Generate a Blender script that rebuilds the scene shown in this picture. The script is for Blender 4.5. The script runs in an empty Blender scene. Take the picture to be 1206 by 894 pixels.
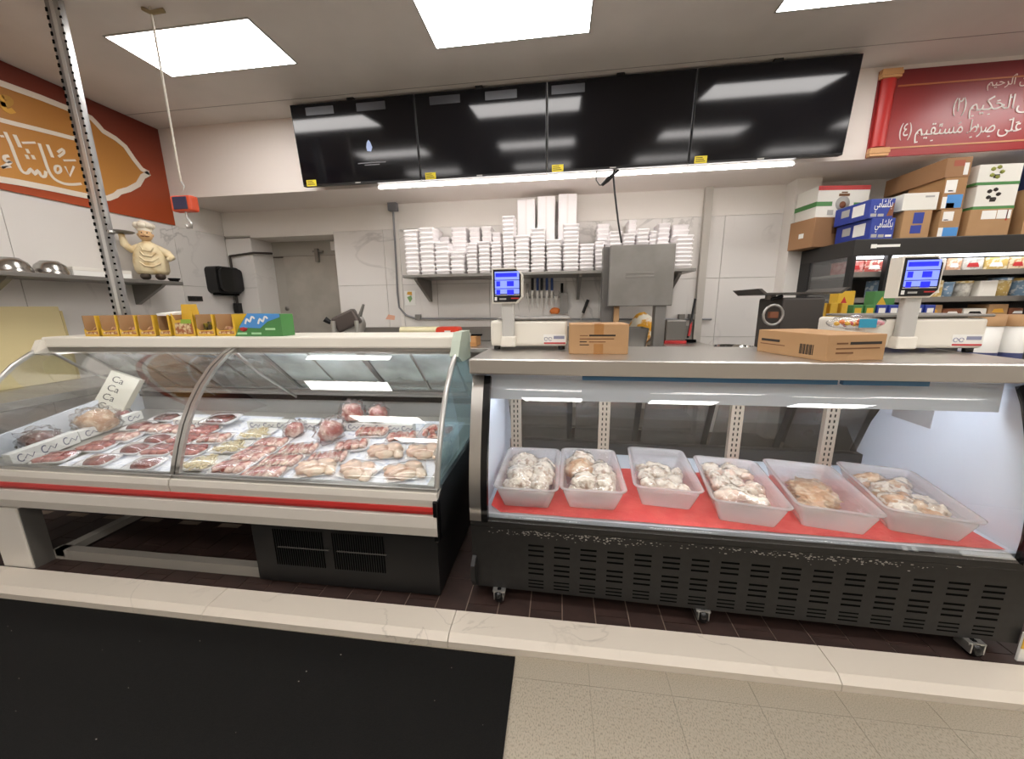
import bpy, bmesh, math, random
from mathutils import Vector, Matrix, noise
random.seed(7)
SC = bpy.context.scene
COL = SC.collection
# ---------------------------------------------------------------- camera
F_PX, CX, CY, CAM_H = 428.0, 603.0, 447.0, 1.443
_A = Vector((-3323, -45, F_PX)); _B = Vector((57, -87, F_PX))
AXX = (-_A).normalized()                       # world axes written in camera axes (right, down, forward)
AXY = (_B - AXX * _B.dot(AXX)).normalized()
AXZ = AXX.cross(AXY)
if AXZ.y > 0: AXZ = -AXZ
CAM = Vector((0, 0, CAM_H))
cam = bpy.data.cameras.new('camera'); camo = bpy.data.objects.new('camera', cam); COL.objects.link(camo)
cam.sensor_width = 36.0; cam.sensor_fit = 'HORIZONTAL'; cam.lens = F_PX / 1206 * 36.0
cam.clip_start = 0.02; cam.clip_end = 60
camo.matrix_world = Matrix(((AXX.x, -AXX.y, -AXX.z, 0), (AXY.x, -AXY.y, -AXY.z, 0), (AXZ.x, -AXZ.y, -AXZ.z, CAM_H), (0, 0, 0, 1)))
SC.camera = camo
# ---------------------------------------------------------------- world, exposure
w = bpy.data.worlds.new('world'); SC.world = w; w.use_nodes = True
w.node_tree.nodes['Background'].inputs[0].default_value = (0.9, 0.93, 1.0, 1)
w.node_tree.nodes['Background'].inputs[1].default_value = 0.02
SC.view_settings.view_transform = 'Standard'; SC.view_settings.look = 'None'
SC.view_settings.exposure = 0.30; SC.view_settings.gamma = 1.0; SC.view_settings.use_curve_mapping = False
SC.cycles.use_denoising = True
SC.cycles.max_bounces = 14; SC.cycles.transparent_max_bounces = 24; SC.cycles.diffuse_bounces = 5
SC.cycles.sample_clamp_indirect = 6
PANEL_E = 13.0      # ceiling light panels
LED_E = 14.0        # tube under the screens
CASE_E = 14.0        # tubes inside the display cases

# ---------------------------------------------------------------- helpers
def ray(u, v):
    c = Vector((u - CX, v - CY, F_PX)); return Vector((AXX.dot(c), AXY.dot(c), AXZ.dot(c)))
def az(u, v, z): d = ray(u, v); return CAM + d * ((z - CAM_H) / d.z)
def ay(u, v, y): d = ray(u, v); return CAM + d * (y / d.y)
def ax(u, v, x): d = ray(u, v); return CAM + d * (x / d.x)
def lin(c):
    if isinstance(c, str): c = tuple(int(c[i:i + 2], 16) / 255 for i in (0, 2, 4))
    return tuple((x / 12.92 if x <= .04045 else ((x + .055) / 1.055) ** 2.4) for x in c[:3]) + (1,)
_M = {}
def nt(name):
    m = bpy.data.materials.new(name); m.use_nodes = True; t = m.node_tree
    b = t.nodes['Principled BSDF']; return m, t, b
def mat(name, col, rough=.5, metal=0, spec=.5, emit=None, es=0, col2=None, scale=8, detail=4, lo=.4, hi=.6, bump=0, bscale=None, stretch=None, trans=0, coat=0):
    """plain principled, optionally mixed with a second colour by object-space noise"""
    if name in _M: return _M[name]
    m, t, b = nt(name); _M[name] = m
    b.inputs['Base Color'].default_value = lin(col); b.inputs['Roughness'].default_value = rough
    b.inputs['Metallic'].default_value = metal; b.inputs['Specular IOR Level'].default_value = spec
    b.inputs['Coat Weight'].default_value = coat; b.inputs['Coat Roughness'].default_value = .08
    if emit is not None:
        b.inputs['Emission Color'].default_value = lin(emit); b.inputs['Emission Strength'].default_value = es
    if col2 is not None or bump:
        tc = t.nodes.new('ShaderNodeTexCoord'); mp = t.nodes.new('ShaderNodeMapping')
        t.links.new(tc.outputs['Object'], mp.inputs[0])
        if stretch: mp.inputs['Scale'].default_value = stretch
        n = t.nodes.new('ShaderNodeTexNoise'); n.inputs['Scale'].default_value = scale; n.inputs['Detail'].default_value = detail
        t.links.new(mp.outputs[0], n.inputs['Vector'])
        if col2 is not None:
            r = t.nodes.new('ShaderNodeMapRange'); r.inputs[1].default_value = lo; r.inputs[2].default_value = hi
            t.links.new(n.outputs['Fac'], r.inputs[0])
            x = t.nodes.new('ShaderNodeMix'); x.data_type = 'RGBA'
            x.inputs[6].default_value = lin(col); x.inputs[7].default_value = lin(col2)
            t.links.new(r.outputs[0], x.inputs[0]); t.links.new(x.outputs[2], b.inputs['Base Color'])
        if bump:
            n2 = n
            if bscale:
                n2 = t.nodes.new('ShaderNodeTexNoise'); n2.inputs['Scale'].default_value = bscale; t.links.new(mp.outputs[0], n2.inputs['Vector'])
            bp = t.nodes.new('ShaderNodeBump'); bp.inputs['Strength'].default_value = bump; bp.inputs['Distance'].default_value = .01
            t.links.new(n2.outputs['Fac'], bp.inputs['Height']); t.links.new(bp.outputs[0], b.inputs['Normal'])
    return m
def marble(name, base, vein, scale=1.6, rough=.25, width=.035, amount=.7):
    if name in _M: return _M[name]
    m, t, b = nt(name); _M[name] = m; N = t.nodes.new; L = t.links.new
    g = N('ShaderNodeNewGeometry')                       # world position: the vein runs on from slab to slab
    n1 = N('ShaderNodeTexNoise'); n1.inputs['Scale'].default_value = scale; n1.inputs['Detail'].default_value = 6; n1.inputs['Distortion'].default_value = 1.2
    L(g.outputs['Position'], n1.inputs['Vector'])
    a = N('ShaderNodeMath'); a.operation = 'SUBTRACT'; a.inputs[1].default_value = .5; L(n1.outputs['Fac'], a.inputs[0])
    ab = N('ShaderNodeMath'); ab.operation = 'ABSOLUTE'; L(a.outputs[0], ab.inputs[0])
    r = N('ShaderNodeMapRange'); r.inputs[1].default_value = 0; r.inputs[2].default_value = width; r.inputs[3].default_value = amount; r.inputs[4].default_value = 0
    L(ab.outputs[0], r.inputs[0])
    n2 = N('ShaderNodeTexNoise'); n2.inputs['Scale'].default_value = scale * .8; L(g.outputs['Position'], n2.inputs['Vector'])
    r2 = N('ShaderNodeMapRange'); r2.inputs[1].default_value = .48; r2.inputs[2].default_value = .68; L(n2.outputs['Fac'], r2.inputs[0])
    mu = N('ShaderNodeMath'); mu.operation = 'MULTIPLY'; L(r.outputs[0], mu.inputs[0]); L(r2.outputs[0], mu.inputs[1])
    x = N('ShaderNodeMix'); x.data_type = 'RGBA'; x.inputs[6].default_value = lin(base); x.inputs[7].default_value = lin(vein)
    L(mu.outputs[0], x.inputs[0]); L(x.outputs[2], b.inputs['Base Color'])
    b.inputs['Roughness'].default_value = rough
    return m
def thin_glass(name, tint=(1, 1, 1), ior=1.5, haze=0.0, rough=0.0, diff=(.9, .9, .9), boost=1.0, dirt=0):
    """a thin pane: clear transmission, Fresnel reflection, optional milky share"""
    if name in _M: return _M[name]
    m, t, b = nt(name); _M[name] = m; t.nodes.remove(b); N = t.nodes.new; L = t.links.new
    out = t.nodes['Material Output']
    tr = N('ShaderNodeBsdfTransparent'); tr.inputs[0].default_value = (*tint, 1)
    gl = N('ShaderNodeBsdfGlossy'); gl.inputs['Roughness'].default_value = rough
    fr = N('ShaderNodeFresnel')                         # the same reflectance from both faces of the pane
    gm = N('ShaderNodeNewGeometry'); io = N('ShaderNodeMapRange'); io.inputs[3].default_value = ior; io.inputs[4].default_value = 1 / ior
    L(gm.outputs['Backfacing'], io.inputs[0]); L(io.outputs[0], fr.inputs[0])
    base = tr
    if haze:
        d = N('ShaderNodeBsdfDiffuse'); d.inputs[0].default_value = (*diff, 1)
        tl = N('ShaderNodeBsdfTranslucent'); tl.inputs[0].default_value = (*diff, 1)
        ad = N('ShaderNodeMixShader'); ad.inputs[0].default_value = .5; L(d.outputs[0], ad.inputs[1]); L(tl.outputs[0], ad.inputs[2])
        mx = N('ShaderNodeMixShader'); mx.inputs[0].default_value = haze; L(tr.outputs[0], mx.inputs[1]); L(ad.outputs[0], mx.inputs[2])
        base = mx
        if dirt:
            tc = N('ShaderNodeTexCoord'); n = N('ShaderNodeTexNoise'); n.inputs['Scale'].default_value = dirt; n.inputs['Detail'].default_value = 5
            L(tc.outputs['Object'], n.inputs['Vector'])
            r = N('ShaderNodeMapRange'); r.inputs[1].default_value = .35; r.inputs[2].default_value = .75; r.inputs[3].default_value = haze * .4; r.inputs[4].default_value = min(1, haze * 1.8)
            L(n.outputs['Fac'], r.inputs[0]); L(r.outputs[0], mx.inputs[0])
    fac = fr.outputs[0]
    if boost != 1:
        mm = N('ShaderNodeMath'); mm.operation = 'MULTIPLY'; mm.use_clamp = True; mm.inputs[1].default_value = boost; L(fac, mm.inputs[0]); fac = mm.outputs[0]
    ms = N('ShaderNodeMixShader'); L(fac, ms.inputs[0]); L(base.outputs[0], ms.inputs[1]); L(gl.outputs[0], ms.inputs[2])
    L(ms.outputs[0], out.inputs['Surface'])
    return m

class B:
    """collects faces; build() links them as ONE mesh object"""
    def __init__(s, org=(0, 0, 0)): s.v = []; s.f = []; s.mi = []; s.sm = []; s.o = Vector(org); s.cur = 0
    def add(s, vs, fs, smooth=False):
        k = len(s.v); s.v += [Vector(p) - s.o for p in vs]; s.f += [[i + k for i in f] for f in fs]; s.mi += [s.cur] * len(fs); s.sm += [smooth] * len(fs); return s
    def m(s, i): s.cur = i; return s
    def box(s, a, b, rot=None, piv=None, ch=0):
        x0, y0, z0 = (min(a[i], b[i]) for i in range(3)); x1, y1, z1 = (max(a[i], b[i]) for i in range(3))
        if ch:
            bm = bmesh.new(); bmesh.ops.create_cube(bm, size=1)
            for q in bm.verts: q.co = Vector(((x0 + x1) / 2 + q.co.x * (x1 - x0), (y0 + y1) / 2 + q.co.y * (y1 - y0), (z0 + z1) / 2 + q.co.z * (z1 - z0)))
            bmesh.ops.bevel(bm, geom=bm.edges[:], offset=min(ch, .45 * min(x1 - x0, y1 - y0, z1 - z0)), segments=2, affect='EDGES', profile=.5)
            bm.verts.index_update(); vs = [q.co.copy() for q in bm.verts]; fs = [[q.index for q in f.verts] for f in bm.faces]; bm.free()
        else:
            vs = [Vector(p) for p in ((x0, y0, z0), (x1, y0, z0), (x1, y1, z0), (x0, y1, z0), (x0, y0, z1), (x1, y0, z1), (x1, y1, z1), (x0, y1, z1))]
            fs = [(0, 3, 2, 1), (4, 5, 6, 7), (0, 1, 5, 4), (1, 2, 6, 5), (2, 3, 7, 6), (3, 0, 4, 7)]
        if rot is not None:
            pv = Vector(piv) if piv else Vector(((x0 + x1) / 2, (y0 + y1) / 2, (z0 + z1) / 2)); vs = [pv + rot @ (p - pv) for p in vs]
        return s.add(vs, fs)
    def prism(s, poly, axis, t0, t1, smooth=False):
        """poly: 2-D points in the other two axes (order kept), extruded along axis"""
        def P(p, t): return {'x': (t, p[0], p[1]), 'y': (p[0], t, p[1]), 'z': (p[0], p[1], t)}[axis]
        n = len(poly); vs = [P(p, t0) for p in poly] + [P(p, t1) for p in poly]
        s.add(vs, [[(i + 1) % n, i, n + i, n + (i + 1) % n] for i in range(n)], smooth)
        return s.add(vs, [list(range(n)), list(range(2 * n - 1, n - 1, -1))])
    def sheet(s, path, axis, t0, t1, th=.004, smooth=True):
        """open 2-D path thickened, extruded along axis (curved panes, bent sheet)"""
        n = len(path); nm = []
        for i in range(n):
            a = Vector(path[max(0, i - 1)]); c = Vector(path[min(n - 1, i + 1)]); d = (c - a).normalized(); nm.append(Vector((-d.y, d.x)))
        q = [Vector(p) for p in path] + [Vector(path[i]) + nm[i] * th for i in range(n - 1, -1, -1)]
        return s.prism([tuple(p) for p in q], axis, t0, t1, smooth)
    def tube(s, pts, r, n=8, cap=True):
        pts = [Vector(p) for p in pts]; rs = r if isinstance(r, (list, tuple)) else [r] * len(pts)
        vs = []; up = None
        for i, p in enumerate(pts):
            d = (pts[min(i + 1, len(pts) - 1)] - pts[max(i - 1, 0)]).normalized()
            if up is None: up = Vector((0, 0, 1)) if abs(d.z) < .9 else Vector((1, 0, 0))
            a = d.cross(up).normalized(); bb = a.cross(d).normalized(); up = bb
            vs += [p + (a * math.cos(2 * math.pi * k / n) + bb * math.sin(2 * math.pi * k / n)) * rs[i] for k in range(n)]
        fs = []
        for i in range(len(pts) - 1):
            for k in range(n): fs.append((i * n + k, i * n + (k + 1) % n, (i + 1) * n + (k + 1) % n, (i + 1) * n + k))
        s.add(vs, fs, True)
        if cap: s.add(vs, [list(range(n))[::-1], [(len(pts) - 1) * n + k for k in range(n)]])
        return s
    def lathe(s, prof, c=(0, 0, 0), n=24, M=None, sx=1, sy=1):
        c = Vector(c); vs = []
        for r, z in prof:
            for k in range(n):
                p = Vector((r * sx * math.cos(2 * math.pi * k / n), r * sy * math.sin(2 * math.pi * k / n), z)); vs.append(c + (M @ p if M else p))
        fs = []
        for i in range(len(prof) - 1):
            for k in range(n): fs.append((i * n + k, i * n + (k + 1) % n, (i + 1) * n + (k + 1) % n, (i + 1) * n + k))
        return s.add(vs, fs, True)
    def blob(s, c, r, amp=.25, fr=3.0, sub=2, seed=0, M=None, flat=None):
        bm = bmesh.new(); bmesh.ops.create_icosphere(bm, subdivisions=sub, radius=1); c = Vector(c)
        vs = []
        for q in bm.verts:
            p = q.co.copy(); k = 1 + amp * noise.noise(p * fr + Vector((seed * 3.7, seed * 1.3, seed)))
            p = Vector((p.x * r[0], p.y * r[1], p.z * r[2])) * k
            if flat is not None and p.z < flat: p.z = flat
            vs.append(c + (M @ p if M else p))
        fs = [[q.index for q in f.verts] for f in bm.faces]; bm.free()
        return s.add(vs, fs, True)
    def ribbon(s, pts, w, to3, n0):
        """flat stroke through 2-D points, mapped by to3(p, lift)"""
        P = [Vector(p) for p in pts]; ws = w if isinstance(w, (list, tuple)) else [w] * len(P); L = []; R = []
        for i, p in enumerate(P):
            d = (P[min(i + 1, len(P) - 1)] - P[max(i - 1, 0)]).normalized(); nn = Vector((-d.y, d.x)) * ws[i] / 2; L.append(p + nn); R.append(p - nn)
        poly = L + R[::-1]; n = len(poly); vs = [to3(p, 0) for p in poly] + [to3(p, n0) for p in poly]; k = len(P)
        fs = []
        for i in range(k - 1):
            fs.append((i, i + 1, n - 2 - i, n - 1 - i)); fs.append((n + i, 2 * n - 1 - i, 2 * n - 2 - i, n + i + 1))
        fs += [(i, (i + 1) % n, n + (i + 1) % n, n + i) for i in range(n)]
        return s.add(vs, fs)
    def mesh(s, name, mats):
        me = bpy.data.meshes.new(name); me.from_pydata(s.v, [], s.f); me.update()
        for x in (mats if isinstance(mats, (list, tuple)) else [mats]): me.materials.append(x)
        me.polygons.foreach_set('material_index', s.mi); me.polygons.foreach_set('use_smooth', s.sm)
        bm = bmesh.new(); bm.from_mesh(me); bmesh.ops.recalc_face_normals(bm, faces=bm.faces[:]); bm.to_mesh(me); bm.free()
        return me
    def build(s, name, mats, parent=None):
        return link(name, s.mesh(name, mats), parent)
def link(name, me, parent=None):
    o = bpy.data.objects.new(name, me); COL.objects.link(o)
    if parent is not None: o.parent = parent
    return o
def tag(o, label=None, cat=None, group=None, kind=None):
    if label: o['label'] = label
    if cat: o['category'] = cat
    if group: o['group'] = group
    if kind: o['kind'] = kind
    return o
def T(name, label, cat, loc=(0, 0, 0), rz=0, group=None, rx=0):
    o = bpy.data.objects.new(name, None); COL.objects.link(o); o.location = loc; o.rotation_euler = (rx, 0, rz); o.empty_display_size = .05
    return tag(o, label, cat, group)
def copy_tree(o, parent=None):
    c = o.copy(); COL.objects.link(c); c.parent = parent
    for ch in list(o.children): copy_tree(ch, c)
    return c
def struct(o): o['kind'] = 'structure'; return o
def text_mesh(body, size, mname, ext=.001, align='LEFT', squash=1.0, bold=0):
    c = bpy.data.curves.new('lettering', 'FONT'); c.body = body; c.size = size; c.extrude = ext; c.align_x = align; c.resolution_u = 3; c.offset = bold
    o = bpy.data.objects.new('lettering', c); COL.objects.link(o)
    me = bpy.data.meshes.new_from_object(o.evaluated_get(bpy.context.evaluated_depsgraph_get()))
    bpy.data.objects.remove(o); bpy.data.curves.remove(c); me.materials.clear(); me.materials.append(mname)
    if squash != 1: me.transform(Matrix.Diagonal((squash, 1, 1, 1)))
    return me
def rrect(x0, y0, x1, y1, r, n=4):
    pts = []
    for cx, cy, a0 in ((x1 - r, y0 + r, -90), (x1 - r, y1 - r, 0), (x0 + r, y1 - r, 90), (x0 + r, y0 + r, 180)):
        for k in range(n + 1):
            a = math.radians(a0 + 90 * k / n); pts.append((cx + r * math.cos(a), cy + r * math.sin(a)))
    return pts
R90 = math.pi / 2

# ---------------------------------------------------------------- materials
m_ceil = mat('ceiling_paint', 'dcd6d0', .8, col2='d4cec8', scale=3, lo=.3, hi=.7)
m_white = mat('white_paint', 'e4dfd8', .6)
m_soffit = mat('soffit_paint', 'e6ddd6', .6)
m_marble = marble('wall_marble', 'dedad5', '8f8b88', 1.3, .22, .022, .5)
m_kerb = marble('kerb_marble', 'cfc6b8', '8d8478', 2.6, .4, .014, .6)
m_grout = mat('grout', 'b9b4ab', .8)
m_vinyl = mat('vinyl_tile', '9c9281', .5, col2='756b5b', scale=210, detail=4, lo=.48, hi=.72, stretch=(1, .6, 1))
m_vseam = mat('vinyl_seam', '7d7464', .7)
m_brown = mat('quarry_tile', '392823', .5, col2='2b1f1b', scale=9, lo=.35, hi=.65)
m_bgrout = mat('quarry_grout', '8a7a6c', .85)
m_mat = mat('mat_rubber', '0c0b0a', .9, spec=.2, col2='131210', scale=260, detail=2, lo=.4, hi=.7, bump=.4, bscale=400)
m_speck = mat('mat_speck', 'a09a90', .8)
m_steel = mat('brushed_steel', 'c9c6c1', .3, .92)
m_steelw = mat('satin_steel', 'bdbab3', .38, .7)
m_steeld = mat('dull_steel', '8d8a85', .42, .75)
m_alu = mat('aluminium_trim', 'b8b7b3', .3, .85)
m_black = mat('black_panel', '0d0c0c', .5)
m_blackw = mat('black_panel_worn', '191817', .5, col2='131211', scale=30)
m_scuff = mat('scuffed_paint', 'a7a39c', .7)
m_blackg = mat('black_gloss', '0c0c0d', .2)
m_dark = mat('dark_void', '040404', .9, spec=.1)
m_wplast = mat('white_plastic', 'e8e4db', .4)
m_cream = mat('cream_enamel', 'e2ddd1', .35)
m_red = mat('red_strip', 'b02823', .35)
m_bluewhite = mat('case_liner', 'dde4ee', .45)
m_greyplas = mat('grey_plastic', 'a9a8a3', .45)
m_greengrey = mat('cap_plastic', 'a9b3a4', .5)
m_kraft = mat('kraft_board', 'b08b63', .75, col2='a68159', scale=5, lo=.3, hi=.7)
m_kraftd = mat('kraft_board_dark', 'a27a50', .75)
m_tape = mat('kraft_tape', 'a0713f', .35)
m_ink = mat('black_ink', '2b241e', .8)
m_inkb = mat('brown_ink', '6e4a2c', .8)
m_paper = mat('white_paper', 'ecebe6', .6)
m_blue = mat('blue_print', '2b3f96', .45)
m_blue2 = mat('light_blue_print', '4b8fd0', .45)
m_navy = mat('navy_print', '26305f', .5)
m_green = mat('green_print', '4a8448', .45)
m_gold = mat('gold_print', 'd9a23a', .45)
m_yellow = mat('yellow_print', 'd9ae33', .45)
m_orange = mat('orange_print', 'e07a2a', .45)
m_redp = mat('red_print', 'bb2f2f', .45)
m_brownp = mat('brown_print', '7c4a30', .6)
m_foam = mat('white_foam', 'f2eeee', .55)
m_board = mat('yellow_board', 'e3d3a0', .5)
m_glass = thin_glass('case_glass', (.975, .985, .98), 1.52, boost=1.6)
m_glass2 = thin_glass('rear_glass', (.80, .84, .84), 1.5, haze=.30, diff=(.6, .64, .63), dirt=6)
m_glassf = thin_glass('rear_glass_frosted', (.85, .92, .91), 1.5, haze=.8, diff=(.80, .88, .87), dirt=3)
m_glassd = thin_glass('rear_glass_dark', (.62, .61, .58), 1.5, haze=.22, diff=(.5, .49, .47), dirt=5)
m_film = thin_glass('cling_film', (.96, .96, .97), 1.4, rough=.12, boost=1.6)
m_bag = thin_glass('plastic_bag', (.97, .97, .98), 1.4, haze=.04, rough=.12, diff=(.92, .92, .95), boost=1.5)
m_pan = thin_glass('milky_pan', (.95, .94, .93), 1.45, haze=.34, rough=.25, diff=(1, .97, .96))
m_lamp = mat('lamp_diffuser', 'ffffff', .5, emit='fffbf8', es=PANEL_E)
m_led = mat('led_tube', 'ffffff', .5, emit='fffaf7', es=LED_E)
m_case_led = mat('case_tube', 'ffffff', .5, emit='f4f7ff', es=CASE_E)
m_beef = mat('beef', '8e2a25', .3, col2='c98579', scale=22, detail=5, lo=.47, hi=.66, bump=.3, coat=.4)
m_beefd = mat('dark_beef', '6f2019', .3, col2='9c4338', scale=18, lo=.45, hi=.7, coat=.4)
m_liver = mat('liver', '4b1c17', .22, col2='6a2e25', scale=12, coat=.6)
m_lamb = mat('lamb_cut', 'a8544a', .35, col2='e4c7b8', scale=20, detail=5, lo=.42, hi=.62, bump=.3, coat=.3)
m_chicken = mat('chicken', 'e2b9a2', .35, col2='f0dcc4', scale=9, lo=.35, hi=.65, bump=.3, bscale=30, coat=.3)
m_fat = mat('pale_fat', 'e6d9b4', .4, col2='cdb98a', scale=24, lo=.4, hi=.65, bump=.4, bscale=50)
m_tan = mat('tan_meat', 'b98a62', .4, col2='dcc3a4', scale=26, detail=6, lo=.42, hi=.66, bump=.6, bscale=50)
m_pale = mat('pale_meat', 'e6d8c4', .4, col2='a98a72', scale=34, detail=6, lo=.5, hi=.68, bump=.7, bscale=60)

# ---------------------------------------------------------------- room
XL, YB, ZC, ZS = -3.97, 4.10, 3.20, 2.56     # left wall, back wall, ceiling, soffit underside
YS = 3.53                                     # soffit front
XR, YF = 5.2, -5.0
ZQ = .045                                     # raised quarry floor
fl = struct(B().box((XL, YF, -.1), (XR, 1.30, -.002)).build('floor', m_vseam))
tw = .3048; tg = .0008
tile_me = B().box((tg, tg, -.004), (tw - tg, tw - tg, 0)).mesh('floor_tile', m_vinyl)
X0 = .457 * (1.443 / 1.5); Y0 = 1.216 * (1.443 / 1.5)
for i in range(-3, 9):
    for j in range(-7, 1):
        y = Y0 + j * tw
        o = link('floor_tile', tile_me, fl); o.location = (X0 + (i - 1) * tw, y, 0)
        if j == 0: o.scale = (1, (1.262 - y) / tw, 1)
b = B()
for (x0, x1, y0, y1) in ((XL, X0 - 4 * tw, YF, 1.262), (X0 - 4 * tw, XR, YF, Y0 - 7 * tw), (X0 + 8 * tw, XR, Y0 - 7 * tw, 1.262)):
    b.box((x0, y0, -.004), (x1, y1, 0))
tag(b.build('far_tiles', m_vinyl, fl), kind='stuff')
fl2 = struct(B().box((XL, 1.30, -.1), (XR, YB + .7, ZQ - .004)).build('floor.001', m_bgrout))
qw, ql, qg = .150, .215, .005
qme = B().box((qg / 2, qg / 2, -.006), (qw - qg / 2, ql - qg / 2, 0)).mesh('quarry_tile', m_brown)
for i in range(-26, 24):
    for j in range(3):
        y = 1.40 + j * ql
        o = link('quarry_tile', qme, fl2); o.location = (i * qw + .03, y, ZQ)
        if i % 2:
            if j == 0: o.location.y = 1.40; o.scale.y = .058 / ql
            else: o.location.y = 1.458 + (j - 1) * ql
b = B().box((XL, 1.93, ZQ - .006), (XR, YB, ZQ - .001)).box((24 * qw + .03, 1.40, ZQ - .006), (XR, 1.93, ZQ - .001)); tag(b.build('far_tiles', m_brown, fl2), kind='stuff')
# marble kerb, slab by slab
kb = bpy.data.objects.new('trim_1', None); COL.objects.link(kb); struct(kb)
kj = [XL, -3.02, -1.66, -.46, 1.075, 2.5, 3.9, XR]
for i in range(len(kj) - 1):
    B().prism([(1.262, 0), (1.262, .030), (1.292, .050), (1.405, .053), (1.405, 0)], 'x', kj[i] + .0015, kj[i + 1] - .0015).build('kerb_slab', m_kerb, kb)
# walls with marble tiles
wl = struct(B().box((XL - .12, YF, 0), (XL - .011, YB + .7, ZC)).build('wall_left', m_grout))
ts = .60
def walltile(parent, poly_box): B().box(*poly_box, ch=.0015).build('wall_tile', m_marble, parent)
j = 0
yy = YB
while yy > 0.5:
    for k in range(4):
        z1 = 2.30 - k * ts + (0.01 if k else 0); z0 = 2.30 - (k + 1) * ts
        walltile(wl, ((XL - .012, yy - ts + .002, max(0, z0) + .002), (XL, yy - .002, 2.30 - k * ts - .002)))
    yy -= ts
tag(B().box((XL - .012, YF, 0), (XL, yy, 2.30)).build('far_tiles', m_marble, wl), kind='stuff')
B().box((XL - .012, YF, 2.30), (XL - .002, YB, ZC)).build('upper_plaster', m_white, wl)
RX0, RX1, RZ, RY = -3.63, -2.58, 2.27, 4.42   # door recess
wb = struct(B().box((RX1 + .011, YB + .011, 0), (XR, YB + .12, ZC)).box((XL, YB + .011, RZ + .011), (RX1 + .011, YB + .12, ZC)).box((XL, YB + .011, 0), (RX0 - .011, YB + .12, RZ)).build('wall_back', m_grout))
xs = [RX1]
while xs[-1] < 3.4: xs.append(xs[-1] + ts)
for i in range(len(xs) - 1):
    for k in range(4):
        walltile(wb, ((xs[i] + .002, YB, max(0, 2.30 - (k + 1) * ts) + .002), (xs[i + 1] - .002, YB + .012, 2.30 - k * ts - .002)))
for k in range(4):
    walltile(wb, ((XL + .002, YB, max(0, 2.30 - (k + 1) * ts) + .002), (RX0, YB + .012, min(2.30, RZ if k == 0 else 9, 2.30 - k * ts - .002))))
B().box((XL, YB, 2.30), (XR, YB + .012, ZS)).box((RX0, YB, RZ), (RX1, YB + .012, 2.30)).build('upper_plaster', m_white, wb)
tag(B().box((xs[-1], YB, 0), (XR, YB + .012, 2.30)).build('far_tiles', m_marble, wb), kind='stuff')
# recess: left return tiled, right return, lintel underside, door
b = B()
B().box((RX0 - .01, YB + .012, 0), (RX0, RY, RZ)).build('recess_side', m_marble, wb)
B().box((RX1, YB + .012, 0), (RX1 + .01, RY, RZ)).build('recess_side', m_white, wb)
B().box((RX0, YB + .012, RZ), (RX1, RY + .05, RZ + .01)).build('recess_head', m_white, wb)
m_door = mat('door_sheet', 'b5b0a6', .45, .25, col2='a9a49a', scale=3)
dr = struct(B().box((RX0, RY, 0), (RX1, RY + .05, RZ)).build('door_1', mat('door_wall', 'aaa59b', .5)))
B().box((RX0 + .16, RY - .03, .06), (RX1 - .02, RY - .001, RZ - .18), ch=.004).build('door_leaf', m_door, dr)
B().box((RX0 + .02, RY - .028, RZ - .19), (RX1, RY - .004, RZ - .178)).build('door_rail', mat('brown_bar', '4b4038', .5), dr)
B().box((RX0 + .62, RY - .07, RZ - .26), (RX0 + .66, RY - .03, RZ - .10)).box((RX0 + .58, RY - .05, RZ - .14), (RX0 + .72, RY - .03, RZ - .12)).build('door_closer', m_steeld, dr)
B().box((RX1 - .07, RY - .06, RZ - .10), (RX1 - .03, RY - .03, RZ - .02)).box((RX1 - .20, RY - .08, RZ - .13), (RX1 - .14, RY - .03, RZ - .03)).build('door_fixture', m_white, dr)
b = B().lathe([(.0, -.01), (.03, -.01), (.03, .0), (0, .0)], (RX0 + .10, RY - .004, 1.45), 14, Matrix.Rotation(R90, 3, 'X')); b.build('lock_plate', m_steeld, dr)
B().box((RX0 + .2, RY - .06, 1.10), (RX0 + .42, RY - .035, 1.13), ch=.004).box((RX0 + .2, RY - .036, 1.08), (RX0 + .26, RY - .03, 1.15)).build('door_handle', m_steeld, dr)
for z in (1.72, 1.95): B().box((RX1 - .03, RY - .05, z), (RX1 - .01, RY - .03, z + .1)).build('hinge', m_dark, dr)
# soffit + ceiling
so = struct(B().box((XL, YS, ZS), (XR, YB + .011, ZC)).build('soffit', m_soffit)); so.name = 'wall_soffit'
ce = struct(B().box((XL - .1, YF, ZC), (XR, YB + .1, ZC + .1)).build('ceiling', m_ceil))
for y in (YS - .28, 1.2, -1.2): B().box((XL, y, ZC - .0015), (XR, y + .006, ZC + .001)).build('ceiling_seam', mat('seam', '98928c', .8), ce)
struct(B().box((XR, YF, 0), (XR + .1, YB + .7, ZC)).build('wall_right', mat('shop_wall', 'cfc9c0', .7)))
struct(B().box((XL - .1, YF - .1, 0), (XR + .1, YF, ZC)).build('wall_front', mat('shop_wall', 'cfc9c0', .7)))
struct(B().box((RX0 - .6, YB + .7, 0), (RX1 + .6, YB + .75, ZC)).build('wall_rear', m_white))
# column edges on the back wall
struct(B().box((1.40, YB - .05, 0), (1.47, YB, ZS)).build('trim_2', mat('column_edge', 'b8b3aa', .5)))
struct(B().box((2.15, YB - .16, 0), (2.36, YB, ZS)).build('trim_3', m_white))
struct(B().box((-1.83, YB - .012, 0), (-1.79, YB, ZS)).build('trim_4', m_white))

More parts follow.
